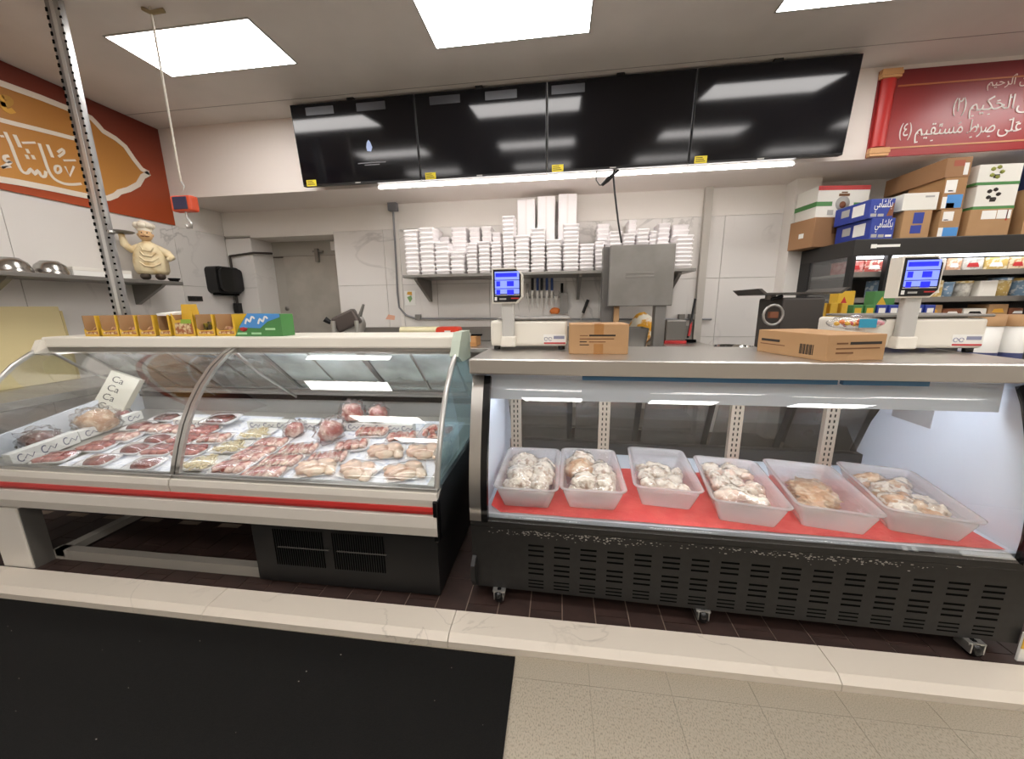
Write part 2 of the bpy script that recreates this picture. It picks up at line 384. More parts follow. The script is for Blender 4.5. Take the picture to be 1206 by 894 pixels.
# ---------------------------------------------------------------- ceiling lights
LX = (-2.96, -.866, 1.295, 3.45); LW, LD = 1.03, .42
LROWS = (2.405, .75, -1.1, -2.95)
where = {0: 'nearest the screens', 1: 'above the floor mat', 2: 'further into the shop', 3: 'at the shop front'}
side = ('beside the hanging orange scale', 'in front of the middle screens', 'in front of the red banner', 'over the boxes on the fridge')
for r, y in enumerate(LROWS):
    for c, x in enumerate(LX):
        t = T('ceiling_light', ('bright rectangular ceiling light panel ' + (side[c] if r == 0 else where[r])), 'ceiling light', (x, y, ZC), group='ceiling light panels')
        B().box((-.01, -.01, -.005), (LW + .01, 0, 0)).box((-.01, LD, -.005), (LW + .01, LD + .01, 0)).box((-.01, 0, -.005), (0, LD, 0)).box((LW, 0, -.005), (LW + .01, LD, 0)).build('frame', m_greyplas, t)
        B().box((0, 0, -.004), (LW, LD, -.001)).build('diffuser', m_lamp, t)

# ---------------------------------------------------------------- four screens under the ceiling
m_screen = mat('screen_glass', '0d0d11', .09, spec=.35)
m_bezel = mat('screen_bezel', '101012', .35)
m_ysticker = mat('yellow_sticker', 'd8c32a', .5)
TVX = [-2.36, -1.228, -.124, 1.008, 2.130]; TVY, TZ0, TZ1 = 3.36, 2.545, 3.185
tvlab = ('black menu screen with a small blue logo, at the orange banner end', 'black menu screen between the logo screen and the middle joint', 'black menu screen reflecting a light panel at its corner, above the steel machine', 'black menu screen beside the red banner')
for i in range(4):
    x0, x1 = TVX[i] + .003, TVX[i + 1] - .003
    t = T('menu_screen', tvlab[i], 'screen', ((x0 + x1) / 2, TVY, TZ0), group='menu screens in a row', rx=math.radians(5.5))
    W = (x1 - x0) / 2; Hh = TZ1 - TZ0
    B().box((-W, 0, 0), (W, .05, Hh), ch=.004).build('housing', m_bezel, t)
    B().box((-W + .008, -.0025, .016), (W - .008, .001, Hh - .008)).build('display', m_screen, t)
    B().box((-W + .04, -.004, .0), (-W + .135, -.0024, .052)).build('sticker', m_ysticker, t)
    for q in range(3): B().box((-W + .048, -.005, .012 + q * .013), (-W + .12 - q * .01, -.0039, .017 + q * .013)).build('sticker_print', m_ink, t)
    B().box((-.05, -.0045, .003), (.0, -.0024, .012)).build('maker_mark', m_greyplas, t)
    if i < 3:
        for dx in ((-.42, .05) if i < 2 else (-.53,)):
            B().box((dx, -.0035, Hh - .09), (dx + .26, -.0024, Hh - .03)).build('paper_label', mat('tv_label', '3f4046', .4), t)
    B().box((-.03, .0, Hh), (.03, .06, Hh + .03)).build('mount', m_black, t)
    B().box((-.2, .05, .15), (.2, YS - TVY, .5)).build('wall_bracket', m_black, t)
    if i == 0:
        B().prism([(.10, .25), (.135, .245), (.150, .275), (.138, .315), (.122, .335), (.105, .315), (.096, .28)], 'y', -.0035, -.0022).build('screen_logo', mat('logo_glow', '8794b0', .5, emit='93a4cc', es=.45), t)
        B().box((.0, -.0035, .155), (.26, -.0024, .163)).box((.06, -.0035, .138), (.2, -.0024, .146)).build('screen_text', mat('dim_text', '6c6c70', .6), t)
# led tube along the soffit edge
p0 = ay(445, 221, 3.50); p1 = ay(936, 194, 3.50); zl = ZS
t = T('led_batten', 'long thin white light tube under the row of black screens', 'light', ((p0.x + p1.x) / 2, 3.50, zl))
hl = (p1.x - p0.x) / 2
B().box((-hl, .005, -.006), (hl, .03, .018)).build('housing', m_white, t)
B().box((-hl + .01, -.012, -.022), (hl - .01, .02, -.006), ch=.004).build('tube', m_led, t)
# cable hanging from the screens
pc = [ay(u, v, 3.46) for u, v in ((724, 196), (722, 208), (724, 230), (728, 262), (732, 286))]
pc = [Vector((p.x, 3.43 + .008 * i, p.z)) for i, p in enumerate(pc)]
t = T('power_cable', 'black cable with a plug hanging below the screens to the steel machine', 'cable', pc[0])
B(pc[0]).tube(pc, .008, 8).build('cable', m_black, t)
a = ay(709, 218, 3.46); c = ay(722, 206, 3.46)
B(pc[0]).tube([a, a.lerp(c, .5), c, c + (c - a) * .5], [.012, .02, .016, .008], 10).build('plug', m_black, t)
B(pc[0]).tube([ay(703, 200, 3.48), ay(702, 212, 3.47), ay(706, 218, 3.46), a], .004, 6).build('lead', m_black, t)

# ---------------------------------------------------------------- orange banner on the left wall
m_ban = None
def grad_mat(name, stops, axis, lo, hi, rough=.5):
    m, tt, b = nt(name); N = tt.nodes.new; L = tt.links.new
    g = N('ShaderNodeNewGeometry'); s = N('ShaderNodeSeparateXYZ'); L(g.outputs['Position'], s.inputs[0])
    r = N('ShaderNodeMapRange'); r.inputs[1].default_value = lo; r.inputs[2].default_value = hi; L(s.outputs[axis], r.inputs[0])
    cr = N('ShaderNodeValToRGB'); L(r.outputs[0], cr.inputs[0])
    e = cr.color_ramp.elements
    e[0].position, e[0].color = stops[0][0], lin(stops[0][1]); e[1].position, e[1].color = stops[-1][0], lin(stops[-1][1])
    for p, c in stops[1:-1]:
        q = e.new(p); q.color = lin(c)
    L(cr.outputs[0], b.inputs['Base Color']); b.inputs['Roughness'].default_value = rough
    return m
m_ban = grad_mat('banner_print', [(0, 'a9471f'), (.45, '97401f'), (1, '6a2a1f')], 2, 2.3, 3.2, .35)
m_cart = grad_mat('cartouche_print', [(0, 'c4883c'), (1, 'a9702f')], 2, 2.4, 3.1, .4)
m_cream_ink = mat('banner_white', 'e3d8c9', .5)
bt = T('wall_banner', 'orange and rust banner with a pointed frame of white Arabic lettering on the wall', 'banner', (XL, 1.7, 2.30))
bo = bt.location.copy()
B(bo).box((XL + .001, -.2, 2.305), (XL + .012, YS - .003, ZC - .003)).build('backing', m_ban, bt)
def zb(p):                      # zoom-frame point -> wall (y, z)
    q = ax(p[0] / 4.705, 80 + p[1] / 4.705, XL + .015); return Vector((q.y, q.z))
top = [zb(p) for p in ((0, 84), (100, 120), (230, 167), (350, 215), (460, 256), (505, 278), (540, 315), (570, 350), (640, 392), (692, 435), (740, 505), (785, 562), (825, 583))]
bot = [zb(p) for p in ((825, 583), (790, 602), (765, 645), (712, 674), (660, 688), (640, 706), (600, 722), (545, 722), (430, 700), (300, 672), (100, 634), (0, 618))]
lft_t = Vector((.6, top[0].y - .02)); lft_b = Vector((.6, bot[-1].y))
poly = [lft_t] + top + bot[1:] + [lft_b]
B(bo).prism([tuple(p) for p in poly], 'x', XL + .010, XL + .016).build('cartouche', m_cart, bt)
def wallp(p, l): return (XL + .016 + l, p[0], p[1])
def dense(pts, n=3):
    out = []
    for i in range(len(pts) - 1):
        p0 = pts[max(0, i - 1)]; p1 = pts[i]; p2 = pts[i + 1]; p3 = pts[min(len(pts) - 1, i + 2)]
        for k in range(n):
            t_ = k / n; out.append(.5 * ((2 * p1) + (p2 - p0) * t_ + (2 * p0 - 5 * p1 + 4 * p2 - p3) * t_ ** 2 + (3 * p1 - p0 - 3 * p2 + p3) * t_ ** 3))
    return out + [pts[-1]]
B(bo).ribbon([lft_t] + top, .042, wallp, .003).build('border', m_cream_ink, bt)
B(bo).ribbon(bot + [lft_b], .042, wallp, .003).build('border', m_cream_ink, bt)
ln = [zb(p) for p in ((0, 288), (100, 314), (200, 338), (300, 363), (395, 388), (480, 398))]
B(bo).ribbon([Vector((.6, ln[0].y))] + ln, .03, wallp, .003).build('border', m_cream_ink, bt)
strokes = [([(26, 355), (60, 430), (90, 510), (118, 570), (150, 583), (170, 560), (190, 590), (208, 568), (228, 600), (248, 600), (252, 572)], .030),
           ([(78, 370), (95, 405), (110, 440)], .034), ([(120, 415), (195, 414)], .022), ([(0, 378), (20, 379)], .022),
           ([(48, 488), (22, 492), (28, 515), (58, 520), (30, 540), (8, 552)], .03), ([(8, 552), (60, 547)], .022),
           ([(215, 418), (240, 490), (268, 570), (300, 615), (350, 640), (400, 646), (450, 642)], .030),
           ([(260, 425), (275, 460), (290, 496)], .032), ([(318, 468), (345, 450), (352, 470), (322, 492)], .026),
           ([(305, 545), (328, 545), (335, 570), (315, 583), (303, 565), (305, 545)], .026), ([(358, 545), (385, 600), (408, 545)], .022), ([(350, 513), (418, 512)], .022),
           ([(143, 460), (160, 462)], .045), ([(140, 492), (158, 494)], .045), ([(174, 494), (192, 496)], .045)]
for s_, w_ in strokes:
    pts = [zb(p) for p in s_]; n_ = len(pts) > 3
    B(bo).ribbon(dense(pts) if n_ else pts, w_ * .62, wallp, .003).build('lettering', m_cream_ink, bt)
pts = [zb(p) for p in ((2, 150), (18, 215), (45, 240), (75, 235))]
B(bo).ribbon(dense(pts), .03, wallp, .003).build('gold_emblem', m_gold, bt)
B(bo).ribbon(dense([zb(p) for p in ((0, 195), (30, 205), (55, 190), (50, 170), (10, 160))]), .03, wallp, .003).build('gold_emblem', mat('gold_dark', 'b98a35', .45), bt)

# ---------------------------------------------------------------- red banner on the soffit
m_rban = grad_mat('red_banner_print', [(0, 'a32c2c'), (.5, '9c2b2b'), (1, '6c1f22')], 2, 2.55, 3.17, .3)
RBX, RZ0, RZ1, RBY = 2.40, 2.565, 3.165, YS - .012
bt = T('wall_banner', 'red banner with white Arabic verse lines and a gold-capped pillar', 'banner', (RBX, RBY, RZ0)); bo = bt.location.copy()
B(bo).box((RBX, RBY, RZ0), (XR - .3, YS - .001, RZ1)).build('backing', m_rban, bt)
B(bo).prism([(RBX + .01 + .11 * k / 8, RBY - .008 - .022 * math.sin(math.pi * k / 8)) for k in range(9)], 'z', RZ0 + .07, RZ1 - .06, True).build('pillar', mat('pillar_red', 'c02a26', .4), bt)
m_goldcap = mat('gold_cap', 'd3a06c', .4)
for z in (RZ0 + .0, RZ1 - .06):
    bb = B(bo)
    for k in range(3): bb.box((RBX - .002 - .006 * (k == 1), RBY - .034 - .004 * (k == 1), z + .02 * k), (RBX + .132 + .006 * (k == 1), RBY, z + .02 * k + .019))
    bb.build('pillar_cap', m_goldcap, bt)
B(bo).box((RBX + .14, RBY - .004, RZ1 - .115), (XR - .3, RBY, RZ1 - .105)).build('gold_line', mat('gold_line', 'b06a3c', .4), bt)
B(bo).box((RBX + .13, RBY - .004, RZ0 + .055), (XR - .3, RBY, RZ0 + .065)).build('gold_line', m_goldcap, bt)
m_wink = mat('white_lettering', 'f0e9e4', .5)
WORDS = [('(\u0664)', 1058, 1072, 160.5), ('\uFEE2\uFEF4\uFED8\uFE98\uFEB4\uFEE3', 1077, 1132, 158.5), ('\uFEC1\uFEAE\uFEBB', 1138, 1170, 156.5), ('\uFEF0\uFEE0\uFECB', 1174, 1201, 155.5),
         ('(\u0662)', 1121, 1136, 131.5), ('\uFEE2\uFEF4\uFEDC\uFEA4\uFEDF\u0627', 1141, 1192, 129.5), ('\uFEE5', 1196, 1213, 128)]
for body, u0, u1, v in WORDS:
    a = ay(u0, v, RBY); c = ay(u1, v, RBY)
    me = text_mesh(body, .132, m_wink, .0015)
    lo_x = min(q.co.x for q in me.vertices); wd = max(q.co.x for q in me.vertices) - lo_x
    me.transform(Matrix.Translation((-lo_x, 0, 0))); me.transform(Matrix.Diagonal(((c.x - a.x) / wd, 1, 1, 1)))
    o = link('lettering', me, bt); o.location = Vector((a.x, RBY - .003, ay((u0 + u1) / 2, v, RBY).z)) - bo; o.rotation_euler = (R90, 0, 0)
me = text_mesh('\uFEE2\uFEF4\uFEA3\uFEAE\uFEDF\u0671 \uFEE6\uFEE4\uFEA3\uFEAE\uFEDF\u0671 \uFEEA\uFEE0\uFEDF\u0671 \uFEE2\uFEB4\uFE91', .075, mat('thin_lettering', 'e0c8bd', .5), .001)
a = ay(1162, 102, RBY); o = link('lettering', me, bt); o.location = Vector((a.x, RBY - .003, a.z)) - bo; o.rotation_euler = (R90, 0, 0)
def redp(p, l): return (p[0], RBY - .002 - l, p[1])
for (u, v, du, dv) in ((1106, 147, 4, -.8), (1128.5, 146, 3, -2), (1151, 146.5, .8, 4), (1141, 162, 3, -.6), (1162, 161, 3, -.6), (1196, 144.5, 4, -.8), (1188, 141.5, 4, -.8), (1095, 166, 3, -.6), (1077, 168, 3, -.6), (1174, 119, 4, -.8), (1162, 135, 3, -.6), (1143, 137, 3, -.6), (1189, 115.5, 3, -1)):
    a = ay(u, v, RBY); c = ay(u + du, v + dv, RBY)
    B(bo).ribbon([Vector((a.x, a.z)), Vector((c.x, c.z))], .008, redp, .002).build('lettering', m_wink, bt)

# ---------------------------------------------------------------- LEFT display case (curved glass, on a white frame)
LCX0, LCX1, LJ = -3.25, -.53, -1.895
PROF = [(1.455, .64), (1.475, .70), (1.505, .78), (1.545, .87), (1.60, .965), (1.665, 1.05), (1.745, 1.13), (1.83, 1.19), (1.90, 1.222)]
tl = T('display_case', 'long white meat display case with curved glass and a red stripe', 'display case', (LCX0, 1.42, ZQ)); lo_ = tl.location.copy()
def LB(): return B(lo_)
m_bump = mat('bumper_paint', 'cfc9bf', .4, .1)
LB().prism([(1.44, .415), (1.405, .43), (1.398, .475), (1.405, .525), (1.44, .533)], 'x', LCX0, LCX1).build('bumper', m_bump, tl)
LB().prism([(1.44, .533), (1.412, .535), (1.408, .55), (1.412, .566), (1.44, .567)], 'x', LCX0, LCX1).build('red_strip', m_red, tl)
for a, c in ((LCX0, LJ - .004), (LJ + .004, LCX1)):
    LB().prism([(1.50, .567), (1.418, .567), (1.416, .60), (1.424, .628), (1.50, .628)], 'x', a, c).build('front_lip', m_bump, tl)
    LB().box((a, 1.435, .628), (c, 1.475, .645), ch=.003).build('glass_seat', m_alu, tl)
    LB().sheet(PROF, 'x', a + .012, c - .012, -.006).build('curved_glass', m_glass, tl)
    for x in (a, c):
        e = x + (.010 if x == a else -.010)
        LB().sheet([(p[0] - .004, p[1] + .002) for p in PROF], 'x', x, e + (.012 if x == a else -.012), -.016).build('glass_trim', m_alu, tl)
    LB().sheet(PROF, 'x', a, a, -.001) if False else None
LB().sheet(PROF, 'x', LJ - .004, LJ + .004, -.02).build('joint_seal', m_black, tl)
# end panes
endpoly = [(p[0] + .01, p[1]) for p in PROF] + [(2.02, 1.222), (2.40, .86), (2.40, .64)]
LB().prism(endpoly, 'x', LCX1 - .012, LCX1 - .004).build('end_glass', thin_glass('end_glass', (.72, .84, .86), 1.5, haze=.12, diff=(.7, .82, .85)), tl)
LB().prism(endpoly, 'x', LCX0 + .004, LCX0 + .012).build('end_glass', m_glass, tl)
for x in (LCX0, LCX1 - .016): LB().tube([(x + .008, p[0], p[1]) for p in PROF], .012, 8).build('end_trim', m_alu, tl)
# top shelf
LB().box((LCX0 + .0, 1.90, 1.222), (LCX1 - .02, 2.24, 1.288), ch=.010).build('top_shelf', m_cream, tl)
LB().box((LCX0 + .01, 1.905, 1.192), (LCX1 - .03, 1.93, 1.222)).build('top_rail', m_steeld, tl)
LB().prism([(1.82, 1.19), (1.87, 1.265), (1.91, 1.31), (2.08, 1.31), (2.08, 1.15), (1.90, 1.15)], 'x', LCX1 - .035, LCX1 + .012).build('end_cap', m_greengrey, tl)
LB().prism([(1.84, 1.19), (1.88, 1.270), (2.05, 1.285), (2.05, 1.17), (1.90, 1.17)], 'x', LCX0 - .01, LCX0 + .03).build('end_cap', m_cream, tl)
LB().box((LCX0 + .06, 1.96, 1.204), (LCX1 - .08, 2.0, 1.221)).build('light_tube', m_case_led, tl)
# tub: deck, back wall, ends, body
def deck_z(y): return .60 + (y - 1.48) * .10
LB().prism([(1.475, .567), (1.475, deck_z(1.475)), (2.36, deck_z(2.36)), (2.36, .50), (1.60, .50)], 'x', LCX0 + .01, LCX1 - .012).build('deck', m_steelw, tl)
LB().prism([(2.36, .50), (2.36, .845), (2.44, .845), (2.44, .42), (2.3, .42)], 'x', LCX0 + .01, LCX1 - .012).build('rear_panel', mat('rear_panel', '9c9a96', .4, .4), tl)
LB().box((LCX0 + .02, 2.345, .795), (LCX1 - .02, 2.362, .828)).build('air_grille', m_dark, tl)
LB().prism([(1.44, .42), (1.44, .567), (2.44, .567), (2.44, .42)], 'x', LCX0 + .005, LCX1 - .005).build('body_underside', m_black, tl)
LB().prism([(1.44, .60), (1.44, .42), (2.42, .42), (2.42, .64), (1.50, .64)], 'x', LCX1 - .016, LCX1 + .004).build('end_panel', m_black, tl)
LB().box((LCX1 - .018, 1.405, .40), (LCX1 + .006, 1.45, .60), ch=.006).build('corner_bracket', m_blackg, tl)
LB().prism([(1.44, .64), (1.44, .42), (2.42, .42), (2.42, .66)], 'x', LCX0 - .004, LCX0 + .010).build('end_panel', m_white, tl)
# inner lining of the left end (grey-blue panel seen through the glass)
LB().prism([(1.49, .61), (2.36, .69), (2.36, .88), (1.49, .72)], 'x', LCX0 + .012, LCX0 + .03).build('end_lining', m_bluewhite, tl)
# rear sliding doors, leaning forward to the top
yT, zT, yR, zR = 2.03, 1.205, 2.40, .855
nd = 8; dx = (LCX1 - LCX0 - .04) / nd
def lean(t_): return (yT + (yR - yT) * t_, zT + (zR - zT) * t_)
LB().sheet([lean(-.02), lean(.06)], 'x', LCX0 + .01, LCX1 - .02, .02).build('door_track', m_alu, tl)
LB().sheet([lean(.94), lean(1.0)], 'x', LCX0 + .01, LCX1 - .02, .025).build('door_track', m_alu, tl)
for i in range(nd):
    xa = LCX0 + .02 + i * dx
    g = LB().sheet([lean(.05), lean(.95)], 'x', xa + .008, xa + dx - .008, .004).build('rear_door', m_glassf if i >= 4 else m_glass2, tl)
    LB().sheet([lean(.05), lean(.95)], 'x', xa, xa + (.03 if i % 2 == 0 else .012), .014).build('door_stile', m_alu if i % 2 == 0 else m_steeld, g)
    if i % 2 == 0: LB().sheet([lean(.05), lean(.95)], 'x', xa + .030, xa + .040, .012).build('door_seal', m_black, g)
for x in (LCX0 + .05, LJ, LCX1 - .05):
    LB().tube([(x, 1.9, 1.20), (x, 2.05, 1.05), (x, 2.37, .80)], .010, 8).build('support_rod', m_alu, tl)
# underframe: white leg, rails, brace
m_leg = mat('leg_paint', 'd8d2c8', .45)
for x in (-3.08, ):
    LB().box((x, 1.415, ZQ), (x + .20, 1.50, .41), ch=.004).build('leg', m_leg, tl)
    LB().box((x + .205, 1.42, ZQ), (x + .212, 1.50, .41)).build('leg_edge', m_steeld, tl)
LB().box((-3.08, 2.25, ZQ), (-2.88, 2.33, .41), ch=.004).build('leg', m_leg, tl)
LB().box((-2.87, 1.50, ZQ), (-1.54, 1.545, ZQ + .06)).build('bottom_rail', mat('rail_grey', '8f8a82', .5), tl)
LB().box((-2.86, 1.50, ZQ + .02), (-2.80, 1.93, ZQ + .06)).build('side_rail', mat('rail_grey', '8f8a82', .5), tl)
LB().box((-2.87, 1.93, ZQ), (-1.54, 1.95, .42)).build('shade_sheet', m_dark, tl)  # black sheet added to give the deep shade under the case
# black machine compartment at the right half, with louvre slots
LB().box((-1.54, 1.475, ZQ + .012), (LCX1 - .03, 2.38, .42), ch=.004).build('machine_box', m_black, tl)
slot = LB()
for gx in (-1.42, -1.10):
    for k in range(22): slot.box((gx + k * .0125, 1.472, .16 + .0), (gx + k * .0125 + .005, 1.476, .36))
tag(slot.build('louvre_slots', m_dark, tl), kind='stuff')
LB().box((-1.40, 1.468, .262), (-1.12, 1.477, .2655)).build('louvre_bar', mat('bar_grey', '55524e', .6), tl)
LB().box((-1.08, 1.468, .262), (-.82, 1.477, .2655)).build('louvre_bar', mat('bar_grey', '55524e', .6), tl)

# ---------------------------------------------------------------- RIGHT display case (tall glass, black base, steel top)
RO = Vector((-.40, 1.505, ZQ)); RRZ = math.radians(-1.5); RLEN = 2.215
tr_ = T('display_case', 'black based deli display case with steel top holding food pans on red liner', 'display case', RO, RRZ)
def RW(p):           # local -> world
    return RO + Matrix.Rotation(RRZ, 3, 'Z') @ Vector(p)
zB = .40                                     # base top (local z)
GP = [(-.012, .425), (-.014, .52), (-.006, .62), (.012, .72), (.036, .82), (.065, .92), (.098, 1.02), (.13, 1.085)]
L0, L1 = .0, RLEN
B().prism([(.0, .065), (.0, .385), (-.012, .40), (-.012, .425), (.10, .425), (.85, .425), (.85, .065)], 'x', L0, L1).build('base', m_blackw, tr_)
B().box((L0 + .03, -.006, .395), (L1 - .03, .02, .425), ch=.004).build('base_rail', m_black, tr_)
random.seed(3)
sc = B()
for k in range(420):
    x = random.choice([random.gauss(.62, .12), random.gauss(1.2, .25), random.gauss(1.55, .18), random.gauss(.30, .1)]); z = .378 + random.gauss(0, .010) - abs(random.gauss(0, .006)); s_ = random.uniform(.001, .006)
    if .05 < x < L1 - .1 and z < .384: sc.box((x, -.0012, z), (x + s_ * 1.6, .0005, z + s_ * .6))
tag(sc.build('paint_scuffs', m_scuff, tr_), kind='stuff')
sl = B(); 
for gx in range(16):
    for band in range(2):
        for k in range(3):
            x = .27 + gx * .119; z = .305 - band * .095 - k * .026
            sl.box((x, -.0008, z), (x + .072, .003, z + .009))
    for k in range(3):
        x = .27 + gx * .119; z = .122 - k * .018; sl.box((x, -.0008, z), (x + .072, .003, z + .006))
tag(sl.build('vent_slots', m_dark, tr_), kind='stuff')  # strips on the base face; recess shade is put into their black
B().prism([(-.012, .075), (-.04, .12), (-.04, .20), (0, .23), (0, .065)], 'x', L0, L0 + .02).build('base_corner', m_blackw, tr_)
# casters
for cx_, cy_ in ((.13, .005), (1.05, .02), (2.06, .005), (.13, .75), (2.06, .75)):
    c = B().box((cx_ - .03, cy_ - .03, .058), (cx_ + .03, cy_ + .03, .066)).box((cx_ - .024, cy_ - .035, .022), (cx_ - .019, cy_ + .03, .062)).box((cx_ + .019, cy_ - .035, .022), (cx_ + .024, cy_ + .03, .062)).build('caster', m_alu, tr_)
    B().lathe([(0, -.015), (.028, -.015), (.034, -.008), (.034, .008), (.028, .015), (0, .015)], (cx_, cy_ - .012, .034), 16, Matrix.Rotation(R90, 3, 'Y')).build('wheel', m_blackg, c)
# steel end posts and black gaskets following the glass
for x0, x1, nm, mm in ((L0, L0 + .055, 'end_post', m_steel), (L1 - .055, L1, 'end_post', m_steel), (L0 + .055, L0 + .085, 'gasket', m_blackg), (L1 - .085, L1 - .055, 'gasket', m_blackg)):
    B().sheet([(p[0] - (.012 if nm == 'gasket' else .006), p[1]) for p in GP], 'x', x0, x1, -.03).build(nm, mm, tr_)
sidepoly = [(p[0] + .01, p[1]) for p in GP] + [(.60, 1.10), (.85, .60), (.85, .425)]
for x0, x1 in ((L0 + .002, L0 + .06), (L1 - .06, L1 - .002)):
    B().prism(sidepoly, 'x', x0, x1).build('end_wall', m_bluewhite, tr_)
B().sheet(GP, 'x', L0 + .07, L1 - .07, -.006).build('front_glass', m_glass, tr_)
# top
B().box((L0 - .005, .075, 1.098), (L1 + .005, .63, 1.168), ch=.006).build('steel_top', m_steel, tr_)
B().box((L0 + .06, .13, 1.088), (L1 - .06, .55, 1.098)).build('top_lining', m_bluewhite, tr_)
B().prism([(.165, 1.09), (.16, .965), (.195, .965), (.20, 1.06), (.40, 1.06), (.40, 1.09)], 'x', L0 + .07, L1 - .10).build('canopy', m_bluewhite, tr_)
B().box((L0 + .12, .22, 1.035), (L1 - .2, .27, 1.058)).build('light_tube', m_case_led, tr_)
B().box((.50, .105, 1.075), (1.50, .125, 1.095)).build('blue_film_strip', mat('blue_film', '3f6e93', .3), tr_)
B().box((1.52, .105, 1.075), (L1 - .4, .125, 1.095)).build('blue_film_strip', mat('blue_film', '3f6e93', .3), tr_)
# deck + rear
B().box((L0 + .06, .02, .425), (L1 - .06, .85, .445)).build('deck', m_bluewhite, tr_)
B().box((L0 + .06, .80, .445), (L1 - .06, .85, .52)).build('rear_sill', m_black, tr_)
def rl(t_): return (.66 + .18 * t_, 1.09 - .57 * t_)
nd = 5; dx = (L1 - L0 - .12) / nd
for i in range(nd):
    xa = L0 + .06 + i * dx
    g = B().sheet([rl(.02), rl(.99)], 'x', xa + .01, xa + dx - .01, .005).build('rear_door', m_glassd, tr_)
    B().sheet([rl(.02), rl(.99)], 'x', xa + dx - .045, xa + dx - .012, .012).build('door_stile', m_black, g)
for x in (L0 + .10, .62, 1.33, L1 - .42):
    up = B().box((x, .59, .445), (x + .062, .62, 1.09)).build('slotted_upright', mat('upright', 'b9ad9b', .4, .3), tr_)
    hs = B()
    for k in range(20):
        for q in (.016, .038): hs.box((x + q, .5885, .46 + k * .031), (x + q + .007, .591, .476 + k * .031))
    tag(hs.build('upright_slots', m_dark, up), kind='stuff')
B().box((L1 - .0655, .45, .80), (L1 - .0595, .66, 1.0)).build('spec_label', mat('spec_paper', 'a3a1a0', .5), tr_)
for k in range(7): B().box((L1 - .067, .46, .985 - k * .016), (L1 - .0654, .65, .990 - k * .016)).build('label_print', m_ink, tr_)
B().box((.92, .63, .95), (1.13, .636, 1.05)).build('paper_note', m_paper, tr_)
# red liner
lv = []; nx, ny = 90, 30
for j in range(ny + 1):
    for i in range(nx + 1):
        x = L0 + .092 + (L1 - .184 - L0) * i / nx; y = .030 + .55 * j / ny
        h = .0035 * noise.noise(Vector((x * 9, y * 9, 0))) + .0015 * noise.noise(Vector((x * 40, y * 40, 2)))
        if i < 2: h += (2 - i) * .016
        lv.append((x, y, .4515 + h))
lf = [(j * (nx + 1) + i, j * (nx + 1) + i + 1, (j + 1) * (nx + 1) + i + 1, (j + 1) * (nx + 1) + i) for j in range(ny) for i in range(nx)]
b = B(); b.add(lv, lf, True)
lin_o = b.build('red_liner', mat('liner_red', 'd8403f', .5, col2='e0524d', scale=14, bump=.3, bscale=60), None)
lin_o.location = RO; lin_o.rotation_euler = (0, 0, RRZ); tag(lin_o, 'crinkled red paper liner under the six food pans', 'liner')

# ---------------------------------------------------------------- six food pans with meat
def pan(loc, rz, W, D, Hh, label, content, mats, seed, bag):
    t = T('food_pan', label, 'food pan', loc, rz, 'milky food pans in the deli case')
    # shell: tapered rounded rectangle with rim
    b = B(); rings = []
    for (ins, z) in ((.045, .0), (.040, .004), (.012, Hh - .025), (.010, Hh - .008), (-.004, Hh - .006), (-.006, Hh), (.004, Hh + .003), (.014, Hh - .004), (.018, Hh - .02), (.044, .006), (.05, .005)):
        rings.append([(x, y, z) for x, y in rrect(-W / 2 + ins, -D / 2 + ins, W / 2 - ins, D / 2 - ins, .035 - min(ins, .02))])
    n = len(rings[0]); vs = [p for r in rings for p in r]; fs = []
    for i in range(len(rings) - 1):
        for k in range(n): fs.append((i * n + k, i * n + (k + 1) % n, (i + 1) * n + (k + 1) % n, (i + 1) * n + k))
    fs.append(list(range(n))[::-1]); fs.append([(len(rings) - 1) * n + k for k in range(n)])
    b.add(vs, fs, True); b.build('pan', m_pan, t)
    random.seed(seed)
    for k, (x, y, z, rx, ry, rz_, mi) in enumerate(content):
        B().blob((x * W / 2, y * D / 2, z), (rx, ry, rz_), .42, 4.5, 4 if rx > .07 else 3, seed * 10 + k, flat=-min(z - .01, .05)).build('meat_piece', mats[mi], t)
    if bag:
        b = B(); nx, ny = 22, 26; vs = []
        for j in range(ny + 1):
            for i in range(nx + 1):
                u, v = i / nx * 2 - 1, j / ny * 2 - 1
                x = u * (W / 2 - .02); y = v * (D / 2 - .02); h = 0
                for (cx_, cy_, cz_, rx, ry, rz_, mi) in content:
                    q = ((x - cx_ * W / 2) / (rx * 1.25)) ** 2 + ((y - cy_ * D / 2) / (ry * 1.25)) ** 2
                    if q < 1: h = max(h, cz_ + rz_ * 1.12 * math.sqrt(1 - q))
                e = max(abs(u), abs(v)); h = max(h, Hh * .75 * min(1, 1.0)) + .006 * noise.noise(Vector((x * 40, y * 40, seed)))
                if bag > 1 and v > .8: h += .05 * (v - .8) / .2 * (.6 + noise.noise(Vector((x * 30, 0, seed))))
                vs.append((x, y, h))
        b.add(vs, [(j * (nx + 1) + i, j * (nx + 1) + i + 1, (j + 1) * (nx + 1) + i + 1, (j + 1) * (nx + 1) + i) for j in range(ny) for i in range(nx)], True)
        b.build('plastic_bag', m_bag, t)
    return t
zp = ZQ + .456
PW, PD, PH = .298, .50, .115
def panat(c4, dx=0, **k):
    P = [az(u, v, .62) for u, v in c4]; c = sum(P, Vector()) / 4; d = (P[3] + P[2] - P[0] - P[1]); a = math.atan2(-d.x, d.y)
    return pan(Vector((c.x + dx, c.y + .01, zp)), a, PW, PD, PH, **k)
